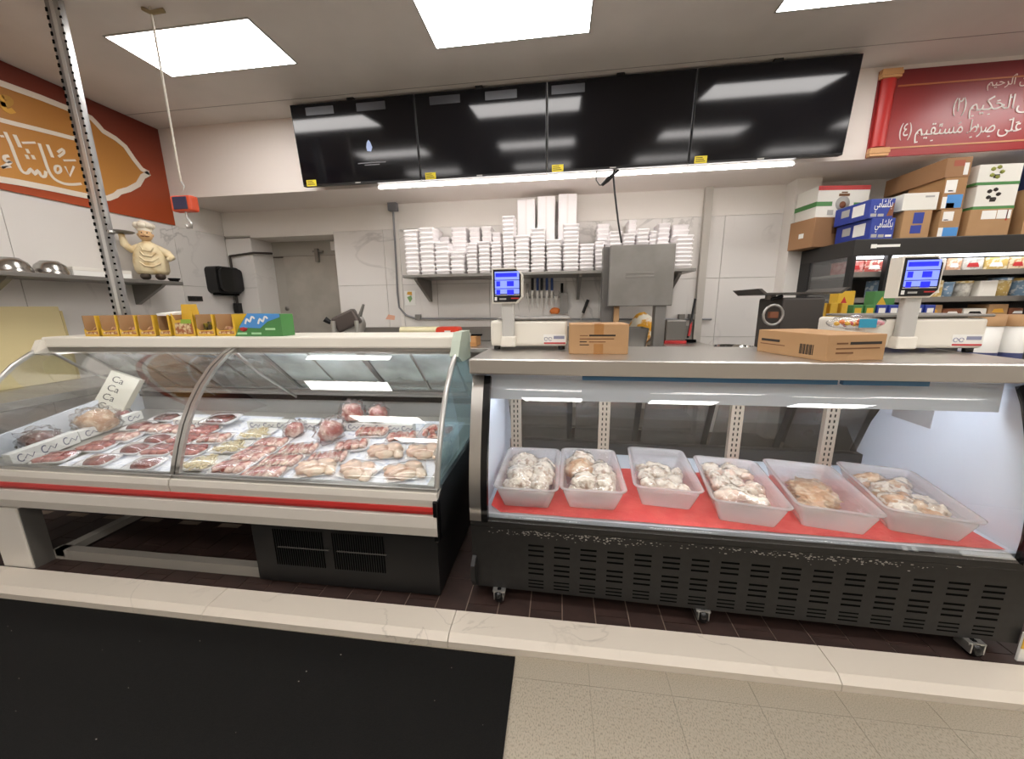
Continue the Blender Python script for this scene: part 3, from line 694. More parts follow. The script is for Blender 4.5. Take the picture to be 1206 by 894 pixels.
# (x, y, z, rx, ry, rz, material)
rb = random.Random(2)
def lump(cx_, cy_, rx, ry, mi, n=22):
    return [(cx_ + rx * math.cos(a_) * q_, cy_ + ry * math.sin(a_) * q_, .112 - .045 * q_ ** 2 + rb.uniform(-.006, .006), rb.uniform(.026, .040), rb.uniform(.026, .040), rb.uniform(.022, .034), mi) for a_, q_ in ((rb.uniform(0, 6.28), math.sqrt(rb.random())) for _ in range(n))]
big = lambda s: lump(-.24, .38, .40, .36, 0, 34) + lump(-.30, -.30, .40, .42, 0, 36) + lump(.42, -.08, .28, .62, 0, 38)
panat([(578, 577), (655, 577), (660, 530), (597, 525)], dx=.006, label='milky food pan of two big lumps of pale bagged meat, by the steel post', content=big(1), mats=[m_pale], seed=1, bag=2)
panat([(660, 580), (738, 578), (720, 527), (664, 530)], label='milky food pan with a browner lump among pale bagged meat', content=lump(-.28, .08, .38, .34, 1, 30) + lump(-.2, .55, .40, .18, 0, 16) + lump(-.25, -.52, .36, .18, 0, 16) + lump(.40, -.12, .28, .58, 0, 34), mats=[m_pale, m_tan], seed=2, bag=2)
random.seed(11)
def scatter(n, m0, r, z=.068, y0=-.62, y1=.6):
    return [(random.uniform(-.56, .56), random.uniform(y0, y1), z + random.uniform(-.012, .012), random.uniform(.6, 1.2) * r, random.uniform(.6, 1.2) * r, random.uniform(.5, .9) * r, random.choice(m0)) for _ in range(n)]
panat([(756, 582), (832, 580), (808, 528), (740, 524)], dx=-.014, label='milky food pan of small white crumpled pieces, half full', content=scatter(40, [0, 0, 0], .034, .074, -.65, .3), mats=[m_pale], seed=3, bag=1)
panat([(846, 592), (928, 600), (885, 542), (816, 536)], dx=.010, label='milky food pan of small pale pink chicken pieces', content=scatter(58, [0, 1], .034, .078, -.62, .78), mats=[m_pale, m_chicken], seed=4, bag=1)
panat([(957, 603), (1040, 606), (980, 545), (897, 541)], dx=-.006, label='milky food pan with one flat tan cut in cloudy liquid', content=[(-.05, -.05, .065, .085, .13, .035, 0), (.2, .3, .055, .07, .09, .03, 0), (-.2, -.42, .06, .07, .06, .03, 0)], mats=[m_tan], seed=5, bag=1)
panat([(1056, 610), (1150, 612), (1060, 548), (983, 545)], dx=.022, label='milky food pan of brownish minced meat beside the white end wall', content=scatter(34, [0, 1], .045, .062, -.65, .7), mats=[m_tan, m_pale], seed=6, bag=1)

# ---------------------------------------------------------------- packs in the left case
TILT = math.atan(.10)
def deck_at(u, v, lift=0.0):
    z = .66
    for _ in range(8): p = az(u, v, z); z = deck_z(p.y) + lift
    return Vector((p.x, p.y, deck_z(p.y) + lift))
m_traywhite = mat('pack_tray', 'f0eeec', .5)
def tray_shell(b, W, D, Hh):
    rings = [[(x, y, z) for x, y in rrect(-W / 2 + ins, -D / 2 + ins, W / 2 - ins, D / 2 - ins, .025)] for ins, z in ((.018, 0), (0, Hh), (.006, Hh), (.022, .004))]
    n = len(rings[0]); fs = [(i * n + k, i * n + (k + 1) % n, (i + 1) * n + (k + 1) % n, (i + 1) * n + k) for i in range(3) for k in range(n)]
    fs += [list(range(n))[::-1], [3 * n + k for k in range(n)]]
    return b.add([p for r in rings for p in r], fs)
def film_dome(W, D, h0, h1, seed):
    b = B(); n = 10; vs = []
    for j in range(n + 1):
        for i in range(n + 1):
            u, v = i / n * 2 - 1, j / n * 2 - 1; e = max(abs(u), abs(v))
            vs.append((u * W / 2, v * D / 2, h0 + (h1 - h0) * (1 - e ** 3) + .003 * noise.noise(Vector((u * 4, v * 4, seed)))))
    return b.add(vs, [(j * (n + 1) + i, j * (n + 1) + i + 1, (j + 1) * (n + 1) + i + 1, (j + 1) * (n + 1) + i) for j in range(n) for i in range(n)], True)
KINDS = {
    'beef':    (.20, .15, m_beef,    'white tray of red beef pieces wrapped in clear film', 'beef pack'),
    'mince':   (.19, .15, m_beefd,   'white tray of dark red minced beef wrapped in clear film', 'mince pack'),
    'liver':   (.21, .16, m_liver,   'white tray of dark brown liver', 'liver pack'),
    'chops':   (.22, .16, m_lamb,    'white tray of marbled lamb chops wrapped in clear film', 'lamb pack'),
    'tripe':   (.23, .17, m_fat,     'white tray of cream coloured tripe strips', 'tripe pack'),
    'chicken': (.24, .18, m_chicken, 'film-wrapped pale chicken pieces on the deck', 'chicken pack'),
    'ribs':    (.24, .17, m_lamb,    'film-wrapped rack of red and white ribs', 'rib pack'),
}
PROTO = {}
def proto(kind):
    W, D, mm, label, cat = KINDS[kind]
    t = T('meat_pack', label, cat)
    rnd = random.Random(kind)
    if kind not in ('chicken', 'ribs'): tray_shell(B(), W, D, .022).build('tray', m_traywhite, t)
    else: tray_shell(B(), W * .96, D * .96, .012).build('tray', m_traywhite, t)
    if kind == 'beef':
        for k in range(9): B().blob(((k % 3 - 1) * W * .27 + rnd.uniform(-.01, .01), (k // 3 - 1) * D * .26, .022), (.036, .030, .022), .4, 2.5, 2, k, flat=-.018).build('meat_piece', mm, t)
    elif kind == 'mince': B().blob((0, 0, .012), (W * .42, D * .42, .034), .22, 6, 3, 2, flat=-.008).build('meat_piece', mm, t)
    elif kind == 'liver':
        for k in range(2): B().blob(((k - .5) * W * .3, 0, .016), (W * .30, D * .38, .024), .2, 2, 3, k, flat=-.012).build('meat_piece', mm, t)
    elif kind == 'chops':
        for k in range(4): B().blob(((k - 1.5) * W * .21, rnd.uniform(-.01, .01), .026), (.030, D * .40, .024), .3, 2.5, 2, k, flat=-.016).build('meat_piece', mm, t)
    elif kind == 'tripe':
        for k in range(26):
            a = rnd.uniform(0, 3.1); x, y = rnd.uniform(-.36, .36) * W, rnd.uniform(-.34, .34) * D; pts = []
            for q in range(6):
                s_ = (q / 5 - .5) * .085; pts.append((x + math.cos(a) * s_ + .006 * math.sin(q * 1.9 + k), y + math.sin(a) * s_ + .006 * math.cos(q * 1.7), .017 + .016 * rnd.random()))
            B().tube(pts, .0065, 6).build('strip', mm, t)
    elif kind == 'chicken':
        for k, (x, y, rx, ry, rz_, a) in enumerate(((-.05, .0, .065, .05, .034, .4), (.05, .02, .06, .045, .032, -.5), (.0, -.05, .055, .035, .026, .2), (.085, -.045, .03, .05, .022, .3), (-.08, .055, .05, .03, .022, -.3))):
            B().blob((x, y, rz_ * .8), (rx, ry, rz_), .3, 2, 3, k, M=Matrix.Rotation(a, 3, 'Z'), flat=-rz_ * .7).build('meat_piece', mm, t)
    elif kind == 'ribs':
        for k in range(7):
            B().blob(((k - 3) * W * .13, 0, .024), (.019, D * .42, .020), .25, 2.2, 2, k, flat=-.016).build('meat_piece', mm, t)
            if k % 2: B().box(((k - 3) * W * .13 - .004, -D * .46, .034), ((k - 3) * W * .13 + .004, D * .40, .042), ch=.002).build('bone', m_pale, t)
    film_dome(W, D, .0225, .060 if kind in ('chicken',) else .050, 3).build('film', m_film, t)
    return t
DECK = []          # [thing, lift above the deck] for everything loose on the deck
def pack(kind, u, v, rz=0, lift=0.0, s=1.0, label=None, tilt=None):
    p = deck_at(u, v, lift + .003)
    if kind not in PROTO: PROTO[kind] = o = proto(kind)
    else: o = copy_tree(PROTO[kind])
    o.location = p; o.rotation_euler = (Matrix.Rotation(TILT, 3, 'X') @ Matrix.Rotation(rz, 3, 'Z')).to_euler(); o.scale = (s * .87,) * 3; DECK.append([o, lift + .005])
    if label: o['label'] = label
    o['group'] = KINDS[kind][4] + 's in the white display case'
    return o
# white printed paper under the packs
for i, (x0, x1, y0, y1) in enumerate(((-2.75, -1.95, 1.53, 2.28), (-1.86, -.62, 1.53, 2.28))):
    b = B(); b.add([(x0, y0, deck_z(y0) + .002), (x1, y0, deck_z(y0) + .002), (x1, y1, deck_z(y1) + .002), (x0, y1, deck_z(y1) + .002)], [(0, 1, 2, 3)])
    o = b.build('deck_paper', mat('deck_paper', 'e9eaf0', .6, col2='c9cede', scale=30, lo=.55, hi=.62)); tag(o, 'white printed paper spread under the meat packs ' + ('left of the glass joint' if i == 0 else 'beside the case end pane'), 'paper')
packs = [  # left bay
    ('beef', 98, 536, .1), ('mince', 138, 541, .05), ('mince', 178, 547, .1), ('chops', 128, 525, .15), ('mince', 165, 531, 0), ('beef', 195, 535, .1),
    ('chops', 160, 517, 0), ('mince', 150, 512, .2), ('liver', 182, 500, .05), ('chops', 195, 513, 0), ('beef', 60, 545, .2), ('beef', 205, 524, 0),
    # right bay
    ('beef', 237, 513, 0), ('chops', 245, 524, .1), ('tripe', 246, 543, .1), ('tripe', 276, 531, .15), ('tripe', 304, 514, .1),
    ('chops', 292, 549, -.1), ('ribs', 338, 556, .1), ('ribs', 352, 541, .1), ('chops', 316, 536, 0), ('ribs', 385, 546, .3), ('ribs', 375, 530, .2),
    ('chicken', 402, 562, .3), ('chicken', 432, 549, .2), ('chicken', 446, 566, -.2), ('chicken', 492, 562, .4), ('chicken', 478, 545, .1), ('mince', 110, 549, .1), ('beef', 225, 535, .1), ('chops', 262, 556, 0), ('chops', 330, 527, .1), ('ribs', 405, 535, .1), ('chops', 420, 528, .4), ('chops', 455, 527, .2)]
for k, u, v, rz in packs: pack(k, u, v, rz)
pack('liver', 262, 496, .05, .03, 1.15, 'white tray of dark liver raised at the back by the printed cartons')
def obox_thing(name, label, cat, c, size, rz=0, tilt=0, mats=None, group=None, prints=()):
    t = T(name, label, cat, c, rz, group, tilt); W, D, Hh = size
    B().box((-W / 2, -D / 2, 0), (W / 2, D / 2, Hh), ch=.003).build('body', mats, t)
    return t
FIXED = []
m_carton = mat('printed_carton', 'e6e6e2', .6)
def carton(u0, v0, u1, v1, hgt, dep, label, lift=0):
    a = deck_at(u0, v0, lift); c = deck_at(u1, v1, lift); L_ = (c - a).length; an = math.atan2(c.y - a.y, c.x - a.x); dz = math.atan2(c.z - a.z, math.hypot(c.x - a.x, c.y - a.y))
    t = T('printed_carton', label, 'carton', a + Vector((0, 0, .008)), an); t.rotation_euler = (0, -dz, an); FIXED.append((t, L_, dep, an))
    B().box((0, -.0, 0), (L_, dep, hgt), ch=.002).build('body', m_carton, t)
    n = max(2, int(L_ / .09))
    for k in range(n):
        x = (k + .2) * L_ / n
        me = text_mesh('\u2767' if False else 'C', .05, m_navy, .0004); o = link('print', me, t); o.location = (x, -.0012, hgt * .2); o.rotation_euler = (R90, 0, 0); o.scale = (.8, hgt / .055, 1)
        B().ribbon([Vector((x + .03, hgt * .35)), Vector((x + .045, hgt * .6)), Vector((x + .06, hgt * .3)), Vector((x + .075, hgt * .6))], .004, lambda p, l: (p[0], -.0005 - l, p[1]), .001).build('print', m_navy, t)
    return t
carton(18, 552, 96, 522, .075, .05, 'long low white printed carton edging the meat packs, end nearest the front glass')
carton(97, 520, 170, 494, .06, .05, 'long low white printed carton edging the packs at the back of the case')
carton(292, 506, 388, 508, .05, .06, 'white printed carton strip behind the tripe trays')
carton(392, 508, 486, 511, .05, .06, 'white printed carton strip behind the chicken packs')
carton(205, 503, 245, 505, .05, .06, 'short white printed carton strip beside the raised liver tray')
# leaning cream carton
p = deck_at(128, 500)
t = T('printed_carton', 'tall cream printed carton leaning on the case back', 'carton', p + Vector((-.05, .04, .065)), .25); t.rotation_euler = (-.25, .45, .3); LEAN = t
B().box((-.09, -.03, 0), (.09, .03, .30), ch=.003).build('body', mat('cream_carton', 'e0dccb', .6), t)
for k in range(4):
    me = text_mesh('Ca', .065, m_ink, .0004); o = link('print', me, t); o.location = (-.06, -.0312, .03 + k * .066); o.rotation_euler = (R90, 0, 0)
# bagged meat
def bagged(u, v, r, label, mm, seed, lift=0, extra=None):
    p = deck_at(u, v); t = T('bagged_meat', label, 'bagged meat', p + Vector((0, 0, .006 + lift)), .2, 'clear bags of meat in the white case')
    B().blob((0, 0, r[2] * .82), (r[0] * .9, r[1] * .9, r[2] * .9), .3, 2, 3, seed, flat=-r[2] * .8).build('meat_piece', mm, t)
    B().blob((0, 0, r[2] * .86), (r[0] * 1.08, r[1] * 1.08, r[2] * 1.12), .4, 3.5, 4, seed + 5, flat=-r[2] * .84).build('plastic_bag', m_bag, t)
    t.rotation_euler = (TILT, 0, 0); DECK.append([t, .008 + lift])
    if extra: B().tube(extra, [.012, .02, .03, .006], 7).build('bag_neck', m_bag, t)
    return t
bagged(418, 504, (.075, .07, .065), 'round bagged red meat ball on the carton strip, the larger', m_lamb, 1, .05)
bagged(447, 505, (.062, .06, .058), 'round bagged red meat ball on the carton strip, the smaller', m_lamb, 2, .05)
bagged(88, 505, (.115, .095, .085), 'big clear bag of meat with silvery glare near the leaning carton', m_tan, 3, 0)
bagged(42, 530, (.09, .085, .07), 'dark bag of meat at the far end beside the end pane', m_liver, 4, 0)
bagged(112, 500, (.07, .05, .04), 'small bright red bagged cut beside the leaning carton', m_beef, 5, 0)
bagged(362, 516, (.07, .09, .07), 'bagged lamb shanks behind the rib packs', m_lamb, 6, 0)
bagged(340, 520, (.05, .07, .05), 'small bagged lamb piece next to the shanks', m_lamb, 8, 0)
bagged(522, 545, (.03, .10, .06), 'crumpled clear bag pressed against the blue end pane', m_pale, 9, 0)
# clear tub of pink cuts
p = deck_at(506, 522); t = T('deli_tub', 'white rimmed tub of small pink cubes by the end pane', 'tub', p + Vector((0, 0, .012)), .0); t.rotation_euler = (TILT + .02, 0, 0); DECK.append([t, .008])
tray_shell(B(), .20, .20, .05).build('tub', m_pan, t)
rnd = random.Random(5)
for k in range(20): B().blob((rnd.uniform(-.07, .07), rnd.uniform(-.08, .08), .03 + rnd.uniform(0, .018)), (.02, .02, .016), .3, 2, 1, k).build('meat_cube', m_lamb, t)

def foot(o):
    M = Matrix.LocRotScale(Vector((0, 0, 0)), o.rotation_euler, o.scale); P = [M @ Vector(c) for ch in o.children for c in ch.bound_box]
    return [min(p.x for p in P), max(p.x for p in P), min(p.y for p in P), max(p.y for p in P)]
blocks = []
for t_, L_, dep, an in FIXED:
    n_ = max(1, int(L_ / .06))
    for k in range(n_):
        d = (k + .5) * L_ / n_; cx_, cy_ = t_.location.x + math.cos(an) * d - math.sin(an) * dep / 2, t_.location.y + math.sin(an) * d + math.cos(an) * dep / 2
        hw = .5 * max(L_ / n_ * abs(math.cos(an)) + dep * abs(math.sin(an)), .03); hh = .5 * (L_ / n_ * abs(math.sin(an)) + dep * abs(math.cos(an)))
        blocks.append((cx_ - hw, cx_ + hw, cy_ - hh, cy_ + hh))
loose = [d_ for d_ in DECK if d_[1] < .03]; FT_ = [foot(d_[0]) for d_ in loose]
for it in range(400):
    moved = False
    for i, (o, l_) in enumerate(loose):
        f = FT_[i]; p = o.location
        for q, (o2, l2) in enumerate(loose[:i]):
            g = FT_[q]; p2 = o2.location
            ox = min(p.x + f[1], p2.x + g[1]) - max(p.x + f[0], p2.x + g[0]); oy = min(p.y + f[3], p2.y + g[3]) - max(p.y + f[2], p2.y + g[2])
            if ox > -.001 and oy > -.001:
                moved = True
                if ox < oy: d = (ox + .003) / 2 * (1 if p.x >= p2.x else -1); p.x += d; p2.x -= d
                else: d = (oy + .003) / 2 * (1 if p.y >= p2.y else -1); p.y += d; p2.y -= d
        for bl in blocks:
            ox = min(p.x + f[1], bl[1]) - max(p.x + f[0], bl[0]); oy = min(p.y + f[3], bl[3]) - max(p.y + f[2], bl[2])
            if ox > 0 and oy > 0:
                moved = True
                if ox < oy: p.x += (ox + .003) * (1 if p.x + (f[0] + f[1]) / 2 >= (bl[0] + bl[1]) / 2 else -1)
                else: p.y += (oy + .003) * (1 if p.y + (f[2] + f[3]) / 2 >= (bl[2] + bl[3]) / 2 else -1)
        p.x = min(max(p.x, LCX0 + .05 - f[0]), LCX1 - .03 - f[1]); p.y = min(max(p.y, 1.505 - f[2]), 2.335 - f[3])
    if not moved: break
for o, l_ in loose: o.location.z = deck_z(o.location.y) + l_

# ---------------------------------------------------------------- spice boxes on the white case
YTOP = 1.98; ZTOP = 1.289
def topx(u, v=398): return ay(u, v, YTOP).x
spice = [(107, 124, 'e'), (127, 147, 'e'), (148, 169, 'e'), (171, 190, 'e'), (194, 208, 'x'), (211, 236, 'f'), (238, 259, 'p'), (261, 283, 'e')]
slab = {'e': 'yellow edged kraft display box, open and nearly empty, in the row on the white case', 'x': 'torn open display box with a grey flap in the row on the white case', 'f': 'yellow display box with a raised flap and food photo', 'p': 'half empty yellow box with dark packets left in it'}
for u0, u1, k in spice:
    x0, x1 = topx(u0), topx(u1); W = x1 - x0; Hh = .128; D = .11
    t = T('display_box', slab[k], 'box', (x0, YTOP - .02, ZTOP), group='display boxes on the white case' if k == 'e' else None)
    inner = m_kraftd if k != 'x' else m_steeld
    B().box((0, D - .004, 0), (W, D, Hh)).build('back_panel', inner, t)
    B().box((0, 0, 0), (.004, D, Hh)).build('side_panel', m_kraft, t)
    B().box((W - .004, 0, 0), (W, D, Hh)).build('side_panel', m_yellow, t)
    B().box((0, 0, 0), (W, D, .004)).build('bottom_panel', m_kraft, t)
    fz = .036 if k != 'f' else .105
    fr = B().prism([(0, 0), (W, 0), (W, fz * 1.5), (W * .8, fz), (W * .15, fz * .9), (0, fz * 1.3)], 'y', -.004, 0).build('front_panel', m_yellow, t)
    B().prism([(W * .08, .012), (W * .92, .012), (W * .9, fz * .85), (W * .12, fz * .75)], 'y', -.0055, -.0039).build('food_photo', mat('food_photo', '9a5a34', .5, col2='d9c49a', scale=40, lo=.45, hi=.6), fr)
    B().box((W - .012, -.005, 0), (W, -.001, Hh)).build('front_edge', m_yellow, t)
    if k == 'f':
        B().prism([(.01, .10), (W - .01, .10), (W - .025, .19), (.02, .19)], 'y', .05, .055).build('flap', m_yellow, t)
        B().prism([(W * .4, .075), (W * .9, .075), (W * .9, .10), (W * .45, .100)], 'y', -.007, -.0054).build('leaf_print', mat('leaf_green', '8fae3a', .5), fr)
    if k == 'x': B().box((.0, .0, Hh), (W * 1.1, D, Hh + .015), rot=Matrix.Rotation(.1, 3, 'X')).build('flap', m_paper, t)
    if k == 'p':
        for q in range(2): B().box((.012 + q * .03, .03, .004), (.036 + q * .03, .10, .075 + .01 * q), ch=.003).build('packet', mat('dark_packet', '3a3020', .4, col2='a5952c', scale=25), t)
    if k == 'e':
        for q in range(2): B().blob((W * (.3 + .35 * q), .05, .03), (.03, .03, .025), .4, 3, 2, q, flat=-.025).build('packet', mat('brown_packet', '8c5a36', .5, col2='c4a07a', scale=30), t)
# yellow box lying behind + blue/green pack
x0, x1 = topx(283), topx(302)
t = T('display_box', 'yellow box with orange food print beside the blue and green carton', 'box', (x0, YTOP + .065, ZTOP))
B().box((0, 0, 0), (x1 - x0, .10, .128), ch=.002).build('body', m_yellow, t)
B().prism([(.01, .03), (x1 - x0 - .01, .03), (x1 - x0 - .01, .09), (.03, .10)], 'y', -.002, 0).build('food_photo', m_orange, t)
x0, x1 = topx(286), topx(341); W = x1 - x0
t = T('snack_carton', 'slanted blue and green snack carton with white script at the row end', 'carton', (x0, YTOP - .05, ZTOP)); t.scale = (1, 1, .84)
B().prism([(0, 0), (W, 0), (W, .15), (W * .32, .155), (W * .14, .08)], 'y', 0, .10).build('body', m_green, t)
B().prism([(W * .12, .062), (W * .55, .055), (W * .72, .10), (W * .985, .13), (W * .985, .152), (W * .33, .157)], 'y', -.002, .0).build('blue_panel', m_blue2, t)
for k in range(2):
    B().ribbon(dense([Vector((W * (.26 + .27 * k), .085)), Vector((W * (.31 + .27 * k), .12)), Vector((W * (.36 + .27 * k), .10)), Vector((W * (.42 + .27 * k), .135)), Vector((W * (.47 + .27 * k), .12))]), .011, lambda p, l: (p[0], -.0025 - l, p[1]), .001).build('lettering', m_paper, t)
for k in range(3): B().box((W * (.06 + .3 * k), -.002, .012 + (.03 if k == 2 else 0)), (W * (.26 + .3 * k), 0, .026 + (.03 if k == 2 else 0))).build('lettering', mat('pale_green', 'a9d8a6', .5), t)
B().blob((W * .2, -.001, .05), (.03, .002, .02), .3, 3, 1, 1).build('berry_print', m_redp, t)

# ---------------------------------------------------------------- steel post beside the case
pb = ay(137, 365, 2.10)
t = T('slotted_post', 'galvanised slotted steel post standing on the white case up to the ceiling', 'post', (pb.x + .01, 2.11, 1.289))
hp = ZC - 1.289
m_galv = mat('galvanised', 'b4b4b2', .35, .8, col2='8e8e8d', scale=20, stretch=(1, 1, .2))
B().prism([(-.045, 0), (.045, 0), (.045, .03), (.04, .03), (.04, .006), (-.04, .006), (-.04, .03), (-.045, .03)], 'z', 0, hp).build('channel', m_galv, t)
B().box((-.012, -.003, 0), (.012, .001, hp)).build('centre_rib', mat('galv_light', 'd2d2d0', .3, .7), t)
hs = B()
for k in range(46):
    hs.box((-.0462, -.004, .05 + k * .04), (-.034, .004, .07 + k * .04)).box((.034, -.001, .05 + k * .04), (.0462, .004, .062 + k * .04))
tag(hs.build('slot_holes', m_dark, t), kind='stuff')
B().lathe([(0, -.03), (.012, -.03), (.012, 0), (0, 0)], (.05, -.002, 1.94 - 1.289), 10, Matrix.Rotation(R90, 3, 'X')).build('bolt', m_alu, t)
B().lathe([(0, -.03), (.010, -.03), (.010, 0), (0, 0)], (.03, -.002, 3.0 - 1.289), 10, Matrix.Rotation(R90, 3, 'X')).build('bolt', m_alu, t)

# ---------------------------------------------------------------- hanging digital scale
hx, hy = -2.42, 2.244
t = T('hanging_scale', 'orange digital hanging scale with hook on a white cord', 'hanging scale', (hx, hy, 2.0)); o0 = t.location.copy()
B(o0).tube([(hx, hy, ZC), (hx, hy, 2.7), (hx, hy, 2.245)], .006, 6).build('cord', mat('cord', 'cfc8ba', .7), t)
B(o0).tube([(hx - .05, hy, ZC - .005), (hx, hy, ZC - .03), (hx + .07, hy + .02, ZC - .012)], .012, 6).build('ceiling_hook', mat('old_brass', '9a8a68', .5, .5), t)
B(o0).tube([(hx, hy, 2.255), (hx + .018, hy, 2.225), (hx, hy, 2.19), (hx - .018, hy, 2.225), (hx, hy, 2.255)], .005, 6).build('shackle', m_alu, t)
B(o0).box((hx - .075, hy - .03, 2.07), (hx + .075, hy + .03, 2.165), ch=.012).build('body', mat('scale_orange', 'd5502a', .45), t)
B(o0).box((hx - .052, hy - .034, 2.08), (hx + .05, hy - .028, 2.155), ch=.002).build('display', mat('scale_display', '2f3550', .25), t)
B(o0).tube([(hx, hy, 2.07), (hx, hy, 2.03), (hx + .022, hy, 2.0), (hx + .015, hy, 1.975), (hx - .012, hy, 1.975), (hx - .02, hy, 1.995)], [.008, .008, .009, .010, .008, .004], 8).build('hook', m_alu, t)

# ---------------------------------------------------------------- left wall shelf and what stands on it
SZ = 1.712; SX1 = XL + .36
t = T('wall_shelf', 'grey steel shelf on brackets along the marble wall under the orange banner', 'shelf', (XL, 3.40, SZ - .03)); o0 = t.location.copy()
B(o0).box((XL, 1.6, SZ - .03), (SX1, 3.19, SZ), ch=.003).build('board', m_steeld, t)
for y in (2.05, 3.02):
    B(o0).prism([(XL, SZ - .03), (SX1 - .03, SZ - .03), (SX1 - .05, SZ - .05), (XL + .02, SZ - .21), (XL, SZ - .21)], 'y', y, y + .035).build('bracket', m_steeld, t)
bowlp = [(.0, 0), (.07, 0), (.12, .03), (.145, .075), (.152, .105), (.158, .106), (.150, .104), (.14, .075), (.115, .034), (.068, .005), (0, .005)]
def onshelf(u, y=None): q = ax(u, 318, XL + .14); return q
for (u, lab, s_) in ((12, 'upturned steel mixing bowl on the wall shelf, beyond the second bowl', .8), (59, 'upturned steel mixing bowl on the wall shelf, next to the white box', .78)):
    q = onshelf(u); t = T('steel_bowl', lab, 'bowl', (XL + .15, q.y, SZ), group='steel bowls on the wall shelf')
    B().lathe([(r * s_ * .85, (.106 - z) * 1.0) for r, z in bowlp], n=32).build('bowl', mat('bowl_steel', 'a9a7a2', .22, .95), t)
q = onshelf(108); t = T('paper_box', 'low white box on the wall shelf behind the steel post', 'box', (XL + .12, q.y, SZ))
B().box((-.08, -.16, 0), (.08, .24, .075), ch=.003).build('body', m_paper, t)
B().box((-.082, -.162, .05), (.082, .242, .078), ch=.003).build('lid', m_wplast, t)
# chef figurine
q = ax(171, 322, XL + .15); fx, fy = XL + .235, q.y
t = T('chef_figurine', 'cream chef figurine with a puffy hat carrying a tray on one raised hand', 'figurine', (fx, fy, SZ), .80)
m_ivory = mat('ivory_glaze', 'e6d6b0', .4, col2='cdb27e', scale=14, lo=.5, hi=.7)
bd = bpy.data.meshes.new('body'); bm = bmesh.new()
def ring_body(pr):
    n = 28; vs = []
    for (r, z, dx_, rip) in pr:
        for k in range(n):
            a = 2 * math.pi * k / n; rr = r * (1 + rip * math.cos(a * 9)); vs.append((rr * math.cos(a) + dx_, rr * .82 * math.sin(a), z))
    fs = [(i * n + k, i * n + (k + 1) % n, (i + 1) * n + (k + 1) % n, (i + 1) * n + k) for i in range(len(pr) - 1) for k in range(n)]
    return vs, fs
b = B(); b.add(*ring_body([(.0, .06, 0, 0), (.10, .06, 0, .05), (.115, .09, 0, .06), (.118, .16, 0, .04), (.112, .22, 0, .02), (.095, .28, 0, 0), (.065, .325, 0, 0), (.035, .345, 0, 0), (.03, .365, 0, 0), (.0, .37, 0, 0)]), smooth=True)
# arms in the same skin: raised left arm, bent right arm on hip
b.tube([(-.06, 0, .29), (-.11, -.01, .27), (-.145, -.02, .31), (-.15, -.03, .375)], [.036, .034, .03, .02], 10)
b.tube([(.06, 0, .29), (.125, -.02, .25), (.15, -.05, .21), (.135, -.08, .195)], [.036, .034, .028, .018], 10)
b.blob((-.15, -.03, .385), (.024, .026, .018), .1, 2, 2, 1)
b.blob((.132, -.09, .19), (.022, .026, .02), .1, 2, 2, 2)
b.build('body', m_ivory, t)
B().blob((.0, -.012, .40), (.050, .052, .055), .06, 2, 3, 1).build('head', mat('figurine_skin', 'e0b98a', .45), t)
B().blob((0, -.066, .398), (.012, .014, .012), .0, 2, 2, 1).build('nose', mat('figurine_skin', 'e0b98a', .45), t)
for s_ in (-1, 1):
    B().blob((s_ * .018, -.058, .416), (.005, .004, .006), 0, 1, 1, 1).build('eye', m_black, t)
    B().blob((s_ * .05, -.01, .402), (.008, .012, .014), 0, 1, 1, 1).build('ear', mat('figurine_skin', 'e0b98a', .45), t)
    B().blob((s_ * .016, -.062, .385), (.018, .008, .006), 0, 1, 1, 1).build('moustache', m_brownp, t)
b = B()
b.lathe([(.050, .430), (.052, .445), (.054, .462), (.0, .464)], n=20)
for k in range(7): b.blob((.042 * math.cos(k * .9), .042 * math.sin(k * .9), .482), (.036, .036, .030), .12, 2, 2, k)
b.blob((0, 0, .50), (.045, .045, .03), .1, 2, 2, 9)
b.build('hat', mat('hat_ivory', 'efe6d2', .5), t)
for k in range(4):
    zz = .12 + .045 * k
    B().tube([(-.07 + .01 * k, -.082, zz + .04), (-.03, -.100, zz + .005), (.02, -.102, zz), (.07 - .01 * k, -.084, zz + .035)], .007, 6).build('apron_fold', m_ivory, t)
for s_ in (-1, 1):
    B().blob((s_ * .05, -.03, .04), (.038, .06, .034), .1, 2, 2, 3, flat=-.032).build('shoe', mat('shoe_brown', '463a30', .5), t)
B().lathe([(0, .40), (.085, .402), (.10, .412), (.098, .416), (.08, .408), (0, .407)], (-.16, -.03, 0), 24).build('serving_tray', m_steeld, t)
q = ax(183, 324, XL + .20); t = T('black_dish', 'small black dish on the shelf end at the figurine foot', 'dish', (XL + .305, fy + .12, SZ)); t.scale = (.6, .6, .8)
B().lathe([(0, 0), (.05, 0), (.075, .03), (.08, .04), (.072, .035), (.05, .01), (0, .01)], n=24).build('dish', m_blackg, t)

